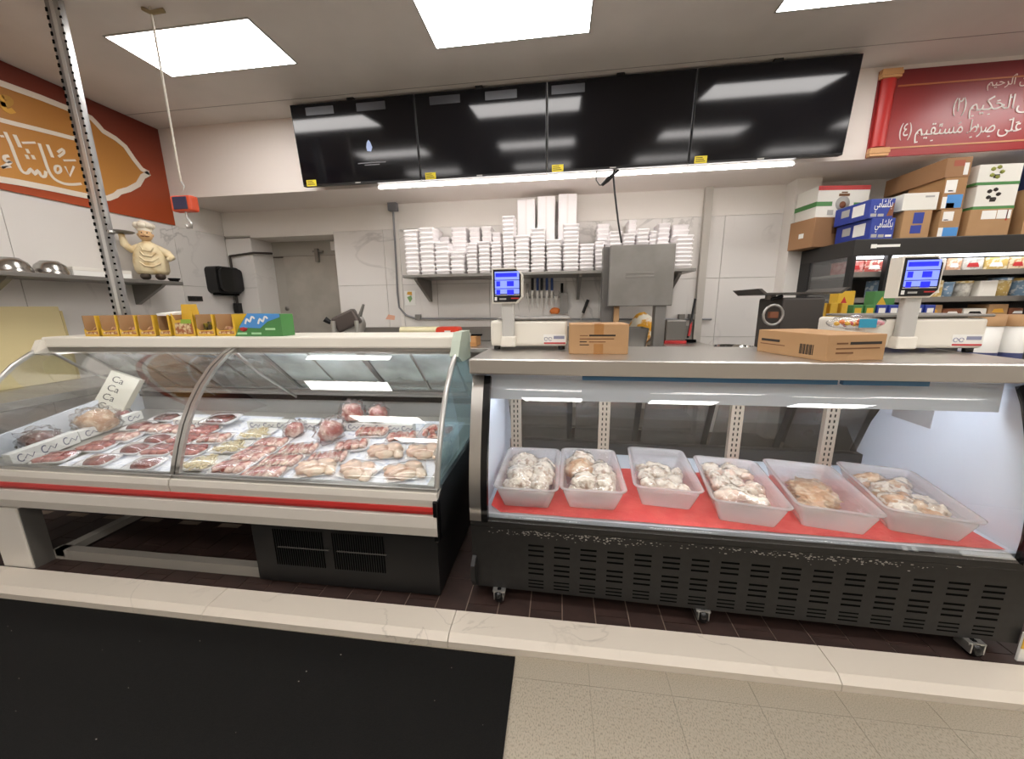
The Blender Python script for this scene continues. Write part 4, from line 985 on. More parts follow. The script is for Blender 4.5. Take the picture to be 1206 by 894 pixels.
# paper towel dispenser, switch plate, small grey box on the left wall
t = T('towel_dispenser', 'black paper towel dispenser on the marble wall by the door recess', 'dispenser', (XL, 3.93, 1.63))
b = B(); pr = rrect(-.16, 0, .16, .30, .05); b.prism([(p[0], p[1]) for p in pr], 'x', .0, .14); b.build('cover', m_black, t)
b = B(); b.prism([(p[0] * .9, .02 + p[1] * .87) for p in pr], 'x', .14, .185); b.build('front_cover', m_blackg, t)
B().box((.03, -.13, -.02), (.12, .13, .002)).build('towel_slot', m_dark, t)
a = ax(221, 349, XL); c = ax(238, 355, XL)
t = T('switch_plate', 'small dark wall plate on the marble below the dispenser', 'plate', (XL, (a.y + c.y) / 2, c.z))
B().box((0, -.08, 0), (.012, .08, .055), ch=.002).build('plate', mat('plate_bronze', '3d3a37', .4, .5), t)
B().box((.012, -.06, .015), (.016, -.01, .04)).box((.012, .01, .015), (.016, .06, .04)).build('socket', m_black, t)
# black conduit
t = T('wall_conduit', 'thin black conduit rising past the dispenser into the door recess', 'conduit', (XL + .05, YB - .02, 1.40)); o0 = t.location.copy()
a = Vector((XL + .06, YB - .03, 1.40)); P = [a, Vector((XL + .06, YB - .03, 2.07)), Vector((RX0 + .03, YB - .02, 2.10)), Vector((RX0 + .03, RY - .05, 2.13)), Vector((RX1 - .05, RY - .05, 2.12))]
B(o0).tube(P[:2], .014, 8).build('riser', mat('conduit_black', '3a322c', .5), t)
B(o0).tube(P[1:4], .012, 8).build('run', mat('conduit_black', '3a322c', .5), t)
B(o0).box((XL + .03, YB - .06, 1.40), (XL + .10, YB - .005, 1.52), ch=.004).build('outlet', m_black, t)
# yellow board leaning on the left wall
a = ax(0, 362, XL); c = ax(62, 362, XL + .05)
t = T('cutting_board', 'big pale yellow cutting board standing against the marble wall', 'cutting board', (XL + .03, 1.75, .9)); t.rotation_euler = (0, -.03, 0)
B().box((0, -.35, -.0), (.025, .70, .585), ch=.006).build('board', m_board, t)
B().box((.002, .70, .0), (.023, .715, .55)).build('edge_strip', mat('board_edge', 'cdbb86', .5), t)
t2 = T('prep_sink', 'grey steel prep table against the marble wall behind the white case', 'table', (XL + .02, .9, ZQ))
B().box((0, 0, .80), (.58, 2.6, .855), ch=.004).build('top', m_steeld, t2)
for x, y in ((.04, .05), (.54, .05), (.04, 2.5), (.54, 2.5)): B().tube([(x, y, 0), (x, y, .80)], .02, 10).build('leg', m_steeld, t2)

# ---------------------------------------------------------------- foam tray stacks on the steel shelf
FZ = 1.765; FY0 = 3.62
t = T('wall_shelf', 'long steel shelf full of white foam trays on the back wall', 'shelf', (-.2, YB, FZ - .03)); o0 = t.location.copy()
fx0, fx1 = ay(474, 323, FY0).x, ay(820, 321, FY0).x
B(o0).box((fx0, FY0, FZ - .028), (fx1, YB, FZ), ch=.003).build('board', m_steeld, t)
for x in (fx0 + .10, (fx0 + fx1) / 2 + .35, fx1 - .14):
    B(o0).prism([(YB, FZ - .03), (FY0 + .05, FZ - .03), (FY0 + .05, FZ - .05), (YB - .03, FZ - .26), (YB, FZ - .26)], 'x', x, x + .03).build('bracket', m_steeld, t)
fb = B(); rings = [[(x, y, z) for x, y in rrect(-.5 + i, -.5 + i, .5 - i, .5 - i, .09, 3)] for i, z in ((.07, 0), (.015, .62), (0, .64), (0, .92), (.03, 1.0), (.10, 1.0))]
n_ = len(rings[0]); fb.add([p for r in rings for p in r], [(i * n_ + k, i * n_ + (k + 1) % n_, (i + 1) * n_ + (k + 1) % n_, (i + 1) * n_ + k) for i in range(5) for k in range(n_)] + [list(range(n_))[::-1], [5 * n_ + k for k in range(n_)]])
foam_me = fb.mesh('foam_tray', m_foam)
def z3(x0, x1, yt): return (470 + x0 / 4.824, 470 + x1 / 4.824, 220 + yt / 4.824)
def z2(x0, x1, yt): return (700 + x0 / 3.886, 700 + x1 / 3.886, 190 + yt / 3.886)
front = [z3(*q) for q in ((20, 100, 245), (105, 192, 232), (195, 280, 315), (285, 370, 370), (378, 440, 320), (445, 515, 310), (518, 580, 312), (583, 655, 165), (655, 742, 275), (745, 832, 235), (835, 925, 300), (932, 1028, 210), (1025, 1112, 325), (1115, 1170, 310))] + \
        [z2(*q) for q in ((70, 130, 320), (132, 190, 330), (197, 255, 308), (256, 290, 318), (375, 460, 337))]
back = [z3(*q) for q in ((185, 214, 236), (216, 281, 285), (290, 382, 230), (395, 458, 230), (465, 525, 225), (527, 582, 258), (1125, 1200, 210))] + [z2(*q) for q in ((155, 196, 268), (292, 352, 283), (358, 440, 290))]
nf = 0
NTH = ['first', 'second', 'third', 'fourth', 'fifth', 'sixth', 'seventh', 'eighth', 'ninth', 'tenth', 'eleventh', 'twelfth', 'thirteenth', 'fourteenth', 'fifteenth', 'sixteenth', 'seventeenth', 'eighteenth', 'nineteenth', 'twentieth', 'twenty-first', 'twenty-second']
for row, yc, dp, lab in ((front, FY0 + .12, .21, 'white foam tray in a front row stack on the steel shelf'), (back, FY0 + .36, .21, 'white foam tray in a stack of the rear row on the steel shelf')):
    for i, (u0, u1, vt) in enumerate(row):
        yf = yc - dp / 2; a = ay(u0, vt, yf); c = ay(u1, vt, yf); hh = a.z - FZ
        pitch = .043 if i < 4 and row is front else (.036 if row is front else .046)
        n = max(3, round(hh / pitch)); pt = hh / n; wd = (c.x - a.x) - .004
        # the rear row shows only above the stacks in front of it, but stands on the shelf like them
        for k in range(n):
            o = bpy.data.objects.new('foam_tray', foam_me); COL.objects.link(o); nf += 1
            o.location = ((a.x + c.x) / 2 + random.uniform(-.003, .003), yc + random.uniform(-.003, .003), FZ + k * pt); o.scale = (wd, dp, pt * .995)
            tag(o, f'white foam tray, {NTH[k]} from bottom of {NTH[i]} ' + ('front' if row is front else 'rear') + ' stack from conduit', 'foam tray', 'foam trays stacked on the back shelf')
# tall white cartons standing behind the stacks
for i, (x0, x1, yt) in enumerate(((668, 775, 72), (783, 890, 55), (903, 1015, 42))):
    u0, u1, vt = z3(x0, x1, yt); yf = FY0 + .245; a = ay(u0, vt, yf); c = ay(u1, vt, yf)
    t = T('tall_carton', ('tall white carton standing behind the foam trays, beside the narrow tray tower', 'tall white carton standing between two others behind the foam trays', 'tallest white carton behind the foam trays')[i], 'carton', ((a.x + c.x) / 2, yf + .1, FZ))
    W = (c.x - a.x) / 2 - .006
    B().box((-W, -.1, 0), (W, .1, a.z - FZ), ch=.006).build('body', m_foam, t)
    B().box((-W * .1, -.1015, .0), (W * .1, -.0995, a.z - FZ)).build('seam_tape', mat('clear_tape', 'ebe4e2', .4), t)

# ---------------------------------------------------------------- back worktable and things on it
WZ = 1.06
t = T('work_table', 'steel worktable along the back wall under the tray shelf', 'table', (-.2, 3.75, ZQ))
B().box((-2.15, -.42, WZ - ZQ - .04), (1.62, .31, WZ - ZQ), ch=.004).build('top', m_steel, t)
struct(B().box((-2.3, YB - .03, WZ + .002), (1.39, YB - .001, WZ + .16), ch=.003).build('trim_5', m_steeld))
for x in (-2.1, -.2, 1.55):
    for y in (-.36, .28): B().tube([(x, y, 0), (x, y, WZ - ZQ - .04)], .022, 10).build('leg', m_steeld, t)
B().box((-1.6, -.36, .25), (1.55, .28, .27)).build('under_shelf', m_steeld, t)
# steel machine with square panel
yM = 3.38
a = ay(719, 289, yM); c = ay(790, 360, yM); pw = a.x; 
t = T('steel_machine', 'square grey steel machine panel on two posts on the back worktable', 'machine', ((a.x + c.x) / 2, yM, WZ)); o0 = t.location.copy()
m_panel = mat('machine_panel', '8f8c87', .4, .55, col2='85827d', scale=4)
B(o0).box((a.x, yM, c.z), (c.x + .01, yM + .05, a.z), ch=.006).build('panel', m_panel, t)
p0, p1 = ay(737, 321, yM), ay(770, 324, yM)
B(o0).box((p0.x, yM - .003, p0.z - .015), (p1.x, yM, p0.z), ch=.0015).build('panel_rib', m_steeld, t)
B(o0).box((p0.x, yM - .003, p0.z - .045), (p1.x, yM, p0.z - .03), ch=.0015).build('panel_rib', m_steeld, t)
B(o0).box((ay(772, 380, yM).x - .005, yM + .02, WZ), (ay(783, 380, yM).x + .01, yM + .12, c.z + .2), ch=.006).build('post', m_steeld, t)
B(o0).box((ay(708, 330, yM + .2).x, yM + .09, WZ), (ay(725, 330, yM + .2).x + .03, yM + .20, 1.95), ch=.004).build('post', mat('dark_post', '6f6c68', .45, .5), t)
B(o0).box((ay(724, 370, yM).x, yM + .04, WZ), (ay(730, 370, yM).x, yM + .08, c.z)).build('wood_stop', m_kraft, t)
B(o0).box((ay(773, 380, yM).x - .03, yM - .02, WZ), (ay(783, 380, yM).x + .03, yM + .16, WZ + .015)).build('foot', m_steeld, t)
B(o0).tube([ay(712, 288, yM + .1), ay(712, 320, yM + .1)], .006, 6).build('rod', m_black, t)
# slicer
ps = ay(412, 388, 3.55)
t = T('meat_slicer', 'grey meat slicer with angled hopper in front of the marble column', 'slicer', (ps.x, 3.55, WZ), .3)
B().box((-.16, -.14, 0), (.16, .16, .10), ch=.02).build('base', m_steelw, t)
for x in (-.12, .10): B().tube([(x, -.12, 0), (x, -.12, .26)], .022, 10).build('leg', m_steelw, t)
B().lathe([(0, -.012), (.135, -.010), (.14, 0), (.135, .010), (0, .012)], (0.02, .0, .22), 28, Matrix.Rotation(R90, 3, 'X') @ Matrix.Rotation(.25, 3, 'Y')).build('blade', m_steel, t)
B().box((-.13, -.10, .18), (.11, .03, .34), rot=Matrix.Rotation(-.45, 3, 'Y'), ch=.02).build('hopper', mat('hopper_dark', '5d5450', .4, .5), t)
B().tube([(.12, -.05, .30), (.17, -.06, .42)], [.02, .012], 8).build('handle', m_steeld, t)
B().tube([(-.16, -.06, .24), (-.21, -.07, .28)], [.02, .03], 8).build('knob', m_black, t)
B().lathe([(0, 0), (.03, 0), (.03, .03), (0, .03)], (-.0, -.15, .12), 16, Matrix.Rotation(R90, 3, 'X')).build('dial', m_black, t)
# film roll, red pack on wooden board
p = ay(490, 392, 3.6)
t = T('film_roll', 'roll of clear wrapping film on a wrapper tray by the back wall', 'film roll', (ay(495, 388, 3.6).x, 3.6, WZ))
wl_ = (ay(513, 388, 3.6).x - ay(467, 388, 3.6).x) / 2
B().box((-wl_ - .1, -.1, 0), (wl_ - .01, .12, .10), ch=.01).build('wrapper_tray', m_steeld, t)
B().tube([(-wl_, 0, .148), (wl_, 0, .148)], .042, 16).build('roll', mat('film_yellow', 'd8cfa6', .3), t)
for s_ in (-1, 1): B().tube([(s_ * wl_, 0, .148), (s_ * (wl_ + .005), 0, .148)], .02, 12).build('roll_core', m_kraft, t)
t = T('red_pack', 'red plastic pack with white label on a small wooden board', 'pack', (ay(527, 388, 3.6).x + .03, 3.56, WZ + .105))
w2 = (ay(540, 388, 3.56).x - ay(513, 388, 3.56).x) / 2
b = B(); b.prism([(p[0], p[1]) for p in rrect(-w2, 0, w2, .085, .03)], 'y', -.06, .06); b.build('body', mat('red_wrap', 'd8432c', .35), t)
B().box((-.03, -.063, .02), (.03, -.06, .05)).build('label', m_paper, t)
t = T('wooden_board', 'small wooden board under the red pack', 'board', (ay(530, 391, 3.6).x + .06, 3.56, WZ))
B().box((-w2 - .02, -.09, 0), (w2 + .12, .12, .10), ch=.006).build('board', mat('wood', 'b98a58', .55, col2='a87846', scale=6, stretch=(1, 10, 10)), t)
B().box((w2 + .05, -.04, .10), (w2 + .16, .02, .115), ch=.004).build('knife_handle', m_dark, t)
# knives and tools on the wall
rail = T('knife_rack', 'magnetic knife bar on the marble wall under the tray shelf', 'knife rack', (ay(640, 350, 4.09).x, YB, ay(640, 350, 4.09).z))
rw = (ay(662, 350, 4.09).x - ay(622, 350, 4.09).x) / 2
B().box((-rw, -.03, -.012), (rw, 0, .012), ch=.003).build('bar', m_steeld, rail)
for k, u in enumerate((627, 633, 638, 644, 650)):
    q = ay(u, 332, 4.05); mm = m_black if k in (0, 2) else mat('knife_blue', '24427f', .4)
    t = T('knife', ('black handled' if k in (0, 2) else 'blue handled') + ' knife hanging on the knife bar', 'knife', (q.x, 4.055, q.z - .09), group='knives on the bar')
    B().box((-.014, -.012, 0), (.014, .012, .13), ch=.006).build('handle', mm, t)
    B().prism([(-.012, 0), (.012, 0), (.010, -.14), (.0, -.20), (-.012, -.16)], 'y', -.001, .001).build('blade', m_steel, t)
for u, v, lab, L_ in ((610, 357, 'curved steel knife blade hanging near the knife bar', .16), (622, 356, 'long steel knife hanging near the knife bar', .2)):
    q = ay(u, v, 4.06); t = T('knife', lab, 'knife', (q.x, 4.06, q.z))
    B().prism([(-.02, .10), (.0, .11), (.012, 0), (.018, -L_ * .6), (.0, -L_ * .3)], 'y', -.002, .002).build('blade', m_steel, t)
    B().box((-.022, -.01, .10), (.004, .01, .2), ch=.004).build('handle', m_steeld, t)
q = ay(664, 356, 4.05); t = T('cleaver', 'square steel cleaver hanging beside the knives', 'cleaver', (q.x, 4.06, q.z))
B().box((-.04, -.002, -.12), (.045, .002, .10)).build('blade', m_steeld, t); B().box((-.035, -.012, .10), (-.008, .012, .2), ch=.004).build('handle', m_dark, t)
q = ay(655, 353, 4.05); t = T('kitchen_shears', 'steel kitchen shears hanging beside the cleaver', 'shears', (q.x, 4.06, q.z))
for s_ in (-1, 1):
    B().tube([(s_ * .02, 0, .04), (s_ * .035, 0, .07), (s_ * .02, 0, .1), (s_ * .006, 0, .07), (s_ * .02, 0, .04)], .006, 6).build('handle', m_steeld, t)
    B().prism([(s_ * .02, .04), (s_ * .002, .04), (0, -.09)], 'y', -.002, .002).build('blade', m_steel, t)
q = ay(653, 366, 4.0); t = T('orange_cloth', 'small orange cloth hanging below the cleaver', 'cloth', (q.x, 4.05, q.z))
B().blob((0, 0, 0), (.06, .012, .035), .4, 3, 2, 1).build('cloth', m_orange, t)
q = ay(689, 362, 4.05); t = T('black_handle_tool', 'black handled sharpening steel stuck at the wall pipe', 'tool', (q.x, 4.05, q.z))
B().tube([(-.02, 0, -.06), (.03, 0, .08)], [.016, .018], 10).build('handle', m_black, t); B().tube([(-.02, 0, -.06), (-.05, 0, -.16)], .005, 6).build('rod', m_steel, t)
t = T('squeegee', 'black handled scraper leaning against the column edge', 'scraper', (ay(812, 402, 3.9).x, 3.9, WZ)); o0 = t.location.copy()
B(o0).tube([ay(810, 398, 3.9), ay(819, 352, 4.0)], .012, 8).build('handle', m_black, t)
B(o0).tube([ay(811, 396, 3.9), ay(814, 380, 3.94)], .014, 8).build('grip', m_redp, t)
B().box((-.06, -.02, 0), (.06, .02, .03), ch=.004).build('blade', m_dark, t)
# pans at right end of the table
def stp(name, lab, cat, u, v, y, W, D, Hh, mm):
    q = ay(u, v, y); t = T(name, lab, cat, (q.x, y, WZ)); tray_shell(B(), W, D, Hh).build('pan', mm, t); return t
t = stp('steel_pan', 'deep steel pan behind the small kraft box', 'pan', 745, 395, 3.62, .24, .3, .17, m_steeld)
t = T('yellow_bag', 'yellow and white snack bag standing behind the steel pan', 'bag', (ay(757, 385, 3.8).x, 3.84, WZ))
b = B(); b.blob((0, 0, .15), (.13, .05, .15), .25, 2.2, 3, 4, flat=-.15); b.build('bag', mat('yellow_bag', 'e3a52e', .35, col2='efe6d0', scale=9, lo=.5, hi=.55), t)
t = T('steel_box', 'grey steel box on a red base beside the machine post', 'box', (ay(793, 388, 3.85).x, 3.86, WZ))
B().box((-.09, -.08, .03), (.10, .08, .23), ch=.01).build('body', m_steeld, t); B().box((-.10, -.09, 0), (.11, .09, .03), ch=.004).build('base', m_redp, t)
# small sauce bottle sticker by the conduit
q = ay(482, 350, 4.085); t = T('wall_sticker', 'faded floral sticker on the marble near the conduit bend', 'sticker', (q.x, YB, q.z))
B().box((-.06, -.004, -.09), (.07, -.0005, .07)).build('sheet', m_paper, t)
B().prism([(-.03, .0), (.0, -.06), (.03, -.02), (.02, .02)], 'y', -.006, -.004).build('green_print', mat('sticker_green', '7da36a', .6), t)
B().prism([(-.03, .03), (.03, .02), (.03, .06), (-.02, .06)], 'y', -.006, -.004).build('yellow_print', m_gold, t)
q = ay(459, 374, 4.085); t = T('wall_sticker', 'small torn orange sticker low on the marble column', 'sticker', (q.x, YB, q.z))
B().prism([(-.06, -.02), (.05, -.03), (.06, .02), (-.02, .035)], 'y', -.003, -.0005).build('sheet', mat('sticker_orange', 'dba68c', .6), t)
# conduit and junction box
t = T('wall_conduit', 'grey conduit with junction box running down and along the back wall', 'conduit', (ay(463, 243, 4.07).x, YB - .03, 1.2)); o0 = t.location.copy()
jb = ay(463, 242, 4.07)
B(o0).box((jb.x - .05, YB - .07, jb.z - .06), (jb.x + .05, YB - .005, jb.z + .06), ch=.006).build('junction_box', mat('box_grey', '76767a', .5), t)
P = [Vector((ay(u, v, 4.07).x, YB - .03, ay(u, v, 4.07).z)) for u, v in ((463, 250), (466, 300), (468, 345), (470, 362), (478, 371), (490, 375), (700, 376), (838, 376))]
B(o0).tube(P, .011, 8).build('pipe', mat('pipe_grey', '8a8a8c', .4, .5), t)
for u in (492, 815, 803): 
    q = ay(u, 374, 4.05); B(o0).box((q.x - .03, YB - .06, q.z - .025), (q.x + .03, YB - .005, q.z + .035), ch=.004).build('outlet_box', m_steeld, t)
q = ay(923, 330, YB); t = T('wall_conduit', 'thin white pipe running up the marble wall by the boxes', 'conduit', (q.x + .05, YB - .02, 1.0))
B().tube([(0, 0, 0), (0, 0, ZS - 1.0)], .018, 10).build('pipe', m_greyplas, t)
for z in (.5, 1.1): B().box((-.03, -.01, z), (.03, .019, z + .02)).build('clip', m_white, t)

# ---------------------------------------------------------------- things on the steel top of the right case
CT = ZQ + 1.168
def rct(u, v): return az(u, v, CT)
m_lcd = mat('lcd_frame', '0e0e12', .3)
m_lcd_on = mat('lcd_blue', '1a22b8', .4, emit='1c25d8', es=.7)
m_lcd_lt = mat('lcd_light', '6f80e0', .4, emit='7f90ff', es=.75)
def scale(px0, px1, pxv, hz, polex, label, ry=0.0):
    a = rct(px0, pxv); c = rct(px1, pxv); W = c.x - a.x; y = (a.y + c.y) / 2
    t = T('price_scale', label, 'scale', (a.x, y, CT), ry, 'price computing scales on the steel top')
    B().box((0, 0, .02), (W, .32, hz), ch=.014).build('body', m_cream, t)
    for x in (.03, W - .03):
        for yy_ in (.03, .29): B().lathe([(0, 0), (.018, 0), (.018, .022), (0, .022)], (x, yy_, 0), 12).build('foot', m_black, t)
    B().box((.04, -.005, hz + .004), (W + .015, .33, hz + .016), ch=.005).build('platter', m_steeld, t)
    B().box((.08, .05, hz - .002), (W - .04, .25, hz + .006)).build('platter_support', m_black, t)
    px = polex * W
    B().box((px - .03, -.045, .02), (px + .05, .005, .075), ch=.006).build('pole_base', m_cream, t)
    B().box((px - .022, -.035, .07), (px + .042, -.002, .25), ch=.006).build('pole', mat('pole_grey', 'b9b7b2', .45), t)
    hd = B(); cl = .03; w_, h0, h1 = .078, .245, .42
    out = [(px + .01 - w_, h0), (px + .01 + w_ - cl, h0), (px + .01 + w_, h0 + cl), (px + .01 + w_, h1 - cl), (px + .01 + w_ - cl, h1), (px + .01 - w_, h1)]
    hd.prism(out, 'y', -.045, .02); ho = hd.build('display_head', m_cream, t)
    def ins(d): return [(px + .01 - w_ + d, h0 + d), (px + .01 + w_ - cl - d * .4, h0 + d), (px + .01 + w_ - d, h0 + cl + d * .4), (px + .01 + w_ - d, h1 - cl - d * .4), (px + .01 + w_ - cl - d * .4, h1 - d), (px + .01 - w_ + d, h1 - d)]
    B().prism(ins(.007), 'y', -.048, -.0445).build('display_face', m_lcd, ho)
    zz = h0 + .048
    B().box((px + .01 - w_ + .015, -.0495, zz - .008), (px + .01 + w_ - .015, -.0475, zz - .005)).build('display_divider', m_cream, ho)
    B().box((px + .01 - w_ + .016, -.0502, zz), (px + .01 + w_ - .016, -.0478, h1 - .018)).build('screen', m_lcd_lt, ho)
    for k in range(3):
        z0_ = h1 - .052 - k * .042
        if k == 0: B().box((px - .048, -.0516, z0_ + .008), (px + .062, -.05, z0_ + .027)).build('screen_field', m_lcd_on, ho)
        else:
            for q in range(2): B().box((px - .045 + q * .055, -.0516, z0_ + .004), (px - .025 + q * .07, -.05, z0_ + .029)).build('screen_field', m_lcd_on, ho)
        if k: B().box((px + .01 - w_ + .016, -.0516, z0_ + .033), (px + .01 + w_ - .016, -.05, z0_ + .036)).build('screen_line', m_lcd, ho)
    B().box((px - .03, -.0495, h0 + .018), (px + .005, -.0475, h0 + .026)).build('model_print', m_greyplas, ho)
    B().box((px - .055, -.0495, h0 + .014), (px - .043, -.0475, h0 + .032)).build('model_print', m_paper, ho)
    B().box((px + .03, -.0495, h0 + .022), (px + .07, -.0475, h0 + .027)).build('red_print', m_redp, ho)
    st = B().box((W - .125, -.0012, .03), (W - .008, .004, .082)).build('sticker', m_paper, t)
    B().box((W - .123, -.0022, .032), (W - .010, -.001, .040)).build('sticker_band', m_redp, st)
    B().box((W - .072, -.0022, .058), (W - .016, -.001, .074)).build('sticker_print', mat('print_grey', '8d8fa6', .6), st)
    for q in range(2): B().tube([(W - .112 + q * .022 + .009 * math.cos(k * .7), -.0018, .058 + .009 * math.sin(k * .7)) for k in range(9)], .0016, 5).build('sticker_print', mat('print_grey', '8d8fa6', .6), st)
    return t
scale(578, 668, 412, .155, .22, 'cream price scale with blue lit display beside the small kraft box', 0)
scale(1012, 1150, 415, .155, .30, 'cream price scale with blue lit display behind the flat kraft box', -.03)
def printed_box(label, P0, W, D, Hh, rz, mm, lines=(), name='cardboard_box', cat='cardboard box', group=None, tape=True, seed=0):
    t = T(name, label, cat, P0, rz, group)
    B().box((0, 0, 0), (W, D, Hh), ch=.003).build('body', mm, t)
    if tape:
        B().box((W * .42, -.0008, Hh * .62), (W * .58, .002, Hh + .0008)).build('tape', m_tape, t)
        B().box((W * .42, 0, Hh - .001), (W * .58, D, Hh + .0012)).build('tape', m_tape, t)
    for (x0, x1, z0, z1, pm) in lines: B().box((W * x0, -.0012, Hh * z0), (W * x1, .001, Hh * z1)).build('print', pm, t)
    return t
a = rct(670, 417); c = rct(739, 417)
printed_box('small kraft cardboard box with black print beside the price scale', Vector((a.x, a.y, CT)), c.x - a.x, .20, .142, -.01, m_kraft,
            [(.34, .78, .60, .655, m_ink), (.18, .32, .61, .635, m_inkb), (.18, .76, .50, .53, m_inkb), (.18, .30, .40, .43, m_ink), (.34, .62, .40, .425, m_inkb), (.18, .34, .30, .33, m_ink), (.42, .58, .0, .35, m_tape)])
a = rct(902, 409); mid = rct(972, 426); c = rct(1040, 424)
# flat kraft box turned corner-on
d1 = Vector((c.x - mid.x, c.y - mid.y, 0)); an = math.atan2(d1.y, d1.x)
t = printed_box('flat kraft cardboard box turned corner-on with a barcode, on the steel top', Vector((mid.x, mid.y, CT)), d1.length, .36, .105, an, m_kraft,
                [(.38, .92, .62, .72, m_ink), (.15, .34, .64, .70, m_inkb), (.15, .9, .45, .50, m_inkb), (.15, .45, .28, .34, m_inkb)], tape=False)
W_ = d1.length
B().box((-.0012, .23, .055), (.001, .335, .066)).build('print', m_ink, t); B().box((-.0012, .2, .04), (.001, .34, .044)).build('print', m_inkb, t)
for k in range(9): B().box((-.0012, .06 + k * .0075, .018), (.001, .06 + k * .0075 + .003 + .002 * (k % 2), .060)).build('barcode_bar', m_ink, t)
t = T('candy_bag', 'clear bag of colourful sweets with a teal label lying on the flat kraft box', 'bag', (ay(1003, 395, 1.93).x - .02, 1.89, CT + .106))
B().blob((0, 0, .03), (.115, .06, .032), .2, 3, 3, 2, flat=-.03).build('bag', m_bag, t)
rnd = random.Random(4); cm = [m_redp, m_yellow, m_orange, mat('pink_candy', 'dc8f9a', .4), m_paper]
for k in range(24): B().blob((rnd.uniform(-.085, .085), rnd.uniform(-.04, .03), .02 + rnd.uniform(0, .02)), (.013, .013, .011), .1, 2, 1, k).build('sweet', cm[k % 5], t)
B().box((-.03, -.064, .01), (.04, -.058, .05), ch=.002).build('label', mat('teal_label', '2f8fae', .4), t)
# tall brown platform scale with tray
q = az(935, 392, CT)
YP = 2.43
a = ay(893, 343, YP); c = ay(1002, 338, YP)
SB = 1.00                                   # side bench top behind the case
t = T('platform_scale', 'dark steel platform balance with a wide flat tray behind the flat box', 'scale', ((a.x + c.x) / 2, YP, SB)); o0 = t.location.copy()
zt = a.z - .02
B(o0).prism([(a.x, zt + .035), (a.x + .04, zt), (c.x - .04, zt), (c.x, zt + .035), (c.x - .02, zt + .035), (c.x - .05, zt + .01), (a.x + .05, zt + .01), (a.x + .02, zt + .035)], 'y', YP, YP + .34).build('tray', mat('tray_dark', '5b5753', .4, .6), t)
B(o0).tube([((a.x + c.x) / 2 - .1, YP + .15, zt - .03), ((a.x + c.x) / 2 - .1, YP + .15, zt + .005)], .03, 12).build('tray_post', m_steeld, t)
b0 = ay(920, 388, YP).x; b1 = ay(962, 388, YP).x
B(o0).box((b0, YP + .02, SB), (b1 + .04, YP + .3, zt - .02), ch=.012).build('body', mat('body_dark', '4e4a47', .45, .4), t)
B(o0).box((b0 + .04, YP + .016, SB + .24), (b0 + .10, YP + .021, SB + .265)).build('blue_badge', m_blue2, t)
dc = ay(911, 371, YP)
B(o0).tube([(dc.x + .055 * math.cos(k * .393), YP + .005, dc.z + .06 * math.sin(k * .393)) for k in range(17)], .008, 8).build('dial_ring', m_alu, t)
B(o0).box((dc.x - .02, YP, dc.z - .02), (dc.x + .03, YP + .03, dc.z + .02), ch=.005).build('dial', m_brownp, t)
B(o0).tube([(b0 + .01, YP + .05, zt - .01), (b0 - .05, YP + .05, zt - .03)], .010, 8).build('lever', m_black, t)
# bench behind the counter carrying balance, bowl and small packs
t = T('side_bench', 'steel side bench behind the deli case under the balance and packs', 'bench', (1.1, 2.77, ZQ))
B().box((0, -.38, SB - ZQ - .04), (2.1, .42, SB - ZQ), ch=.004).build('top', m_steeld, t)
for x in (.05, 2.05):
    for y in (-.33, .37): B().tube([(x, y, 0), (x, y, SB - ZQ - .04)], .02, 10).build('leg', m_steeld, t)
q = ay(868, 390, 2.6); t = T('steel_bowl', 'shiny steel bowl behind the deli case near the marble wall', 'bowl', (q.x, 2.62, SB + .035))
B().lathe([(r * .8, z * 1.2) for r, z in bowlp], n=32).build('bowl', mat('bowl_bright', 'cfcdc8', .12, .95), t)
t = T('white_tray', 'white plastic tray lying under the shiny steel bowl', 'tray', (q.x - .02, 2.62, SB + .0)); tray_shell(B(), .36, .3, .034).build('tray', m_wplast, t)
# small yellow packs, stacked two by two
k_ = 0
for u0, u1, v0, v1, y, mm, lab in ((961, 975, 357, 374, 2.62, m_yellow, ''), (976, 988, 357, 374, 2.62, m_yellow, ''), (989, 1000, 357, 374, 2.62, m_yellow, ''), (960, 974, 375, 392, 2.62, m_gold, ''), (975, 988, 375, 392, 2.62, m_gold, '')):
    a = ay(u0, v1, y); c = ay(u1, v0, y)
    low = v0 > 370
    z0 = SB if low else SB + .105
    t = T('tea_packet', 'small yellow packet stacked on the side bench behind the balance' + (', bottom row' if low else ', upper row'), 'packet', (a.x, y, z0 + (.0 if low else .0)), group='yellow packets behind the balance')
    B().box((0, 0, 0), (c.x - a.x - .003, .07, .104 if low else (c.z - SB - .105)), ch=.002).build('body', mm, t)
    B().box((.012, -.001, .02), (c.x - a.x - .016, .001, .07)).build('label', m_paper if not low else m_orange, t)
# two raised boxes
for (u0, u1, v0, mm, m2, lab) in ((988, 1008, 343, m_yellow, m_redp, 'yellow and red packet standing on a riser behind the price scale'), (1031, 1056, 343, m_green, m_yellow, 'green packet with yellow diamond behind the price scale')):
    y = 2.80; a = ay(u0, v0, y); c = ay(u1, v0, y)
    t = T('tea_packet', lab, 'packet', (a.x, y, SB + .33)); B().box((0, 0, 0), (c.x - a.x, .08, a.z - SB - .33), ch=.002).build('body', mm, t)
    h_ = a.z - SB - .33; w2 = c.x - a.x
    B().prism([(w2 * .15, h_ * .5), (w2 * .38, h_ * .2), (w2 * .62, h_ * .5), (w2 * .38, h_ * .8)], 'y', -.0012, .001).build('print', m2, t)
y = 2.72
t = T('blue_box_row_stand', 'grey riser on the side bench carrying small packets', 'riser', (ay(985, 365, y).x - .02, y, SB)); t.name = 'packet_riser'
wr = ay(1108, 362, y).x - ay(985, 362, y).x
B().box((0, .0, 0), (wr, .20, .33), ch=.004).build('riser', m_steeld, t)
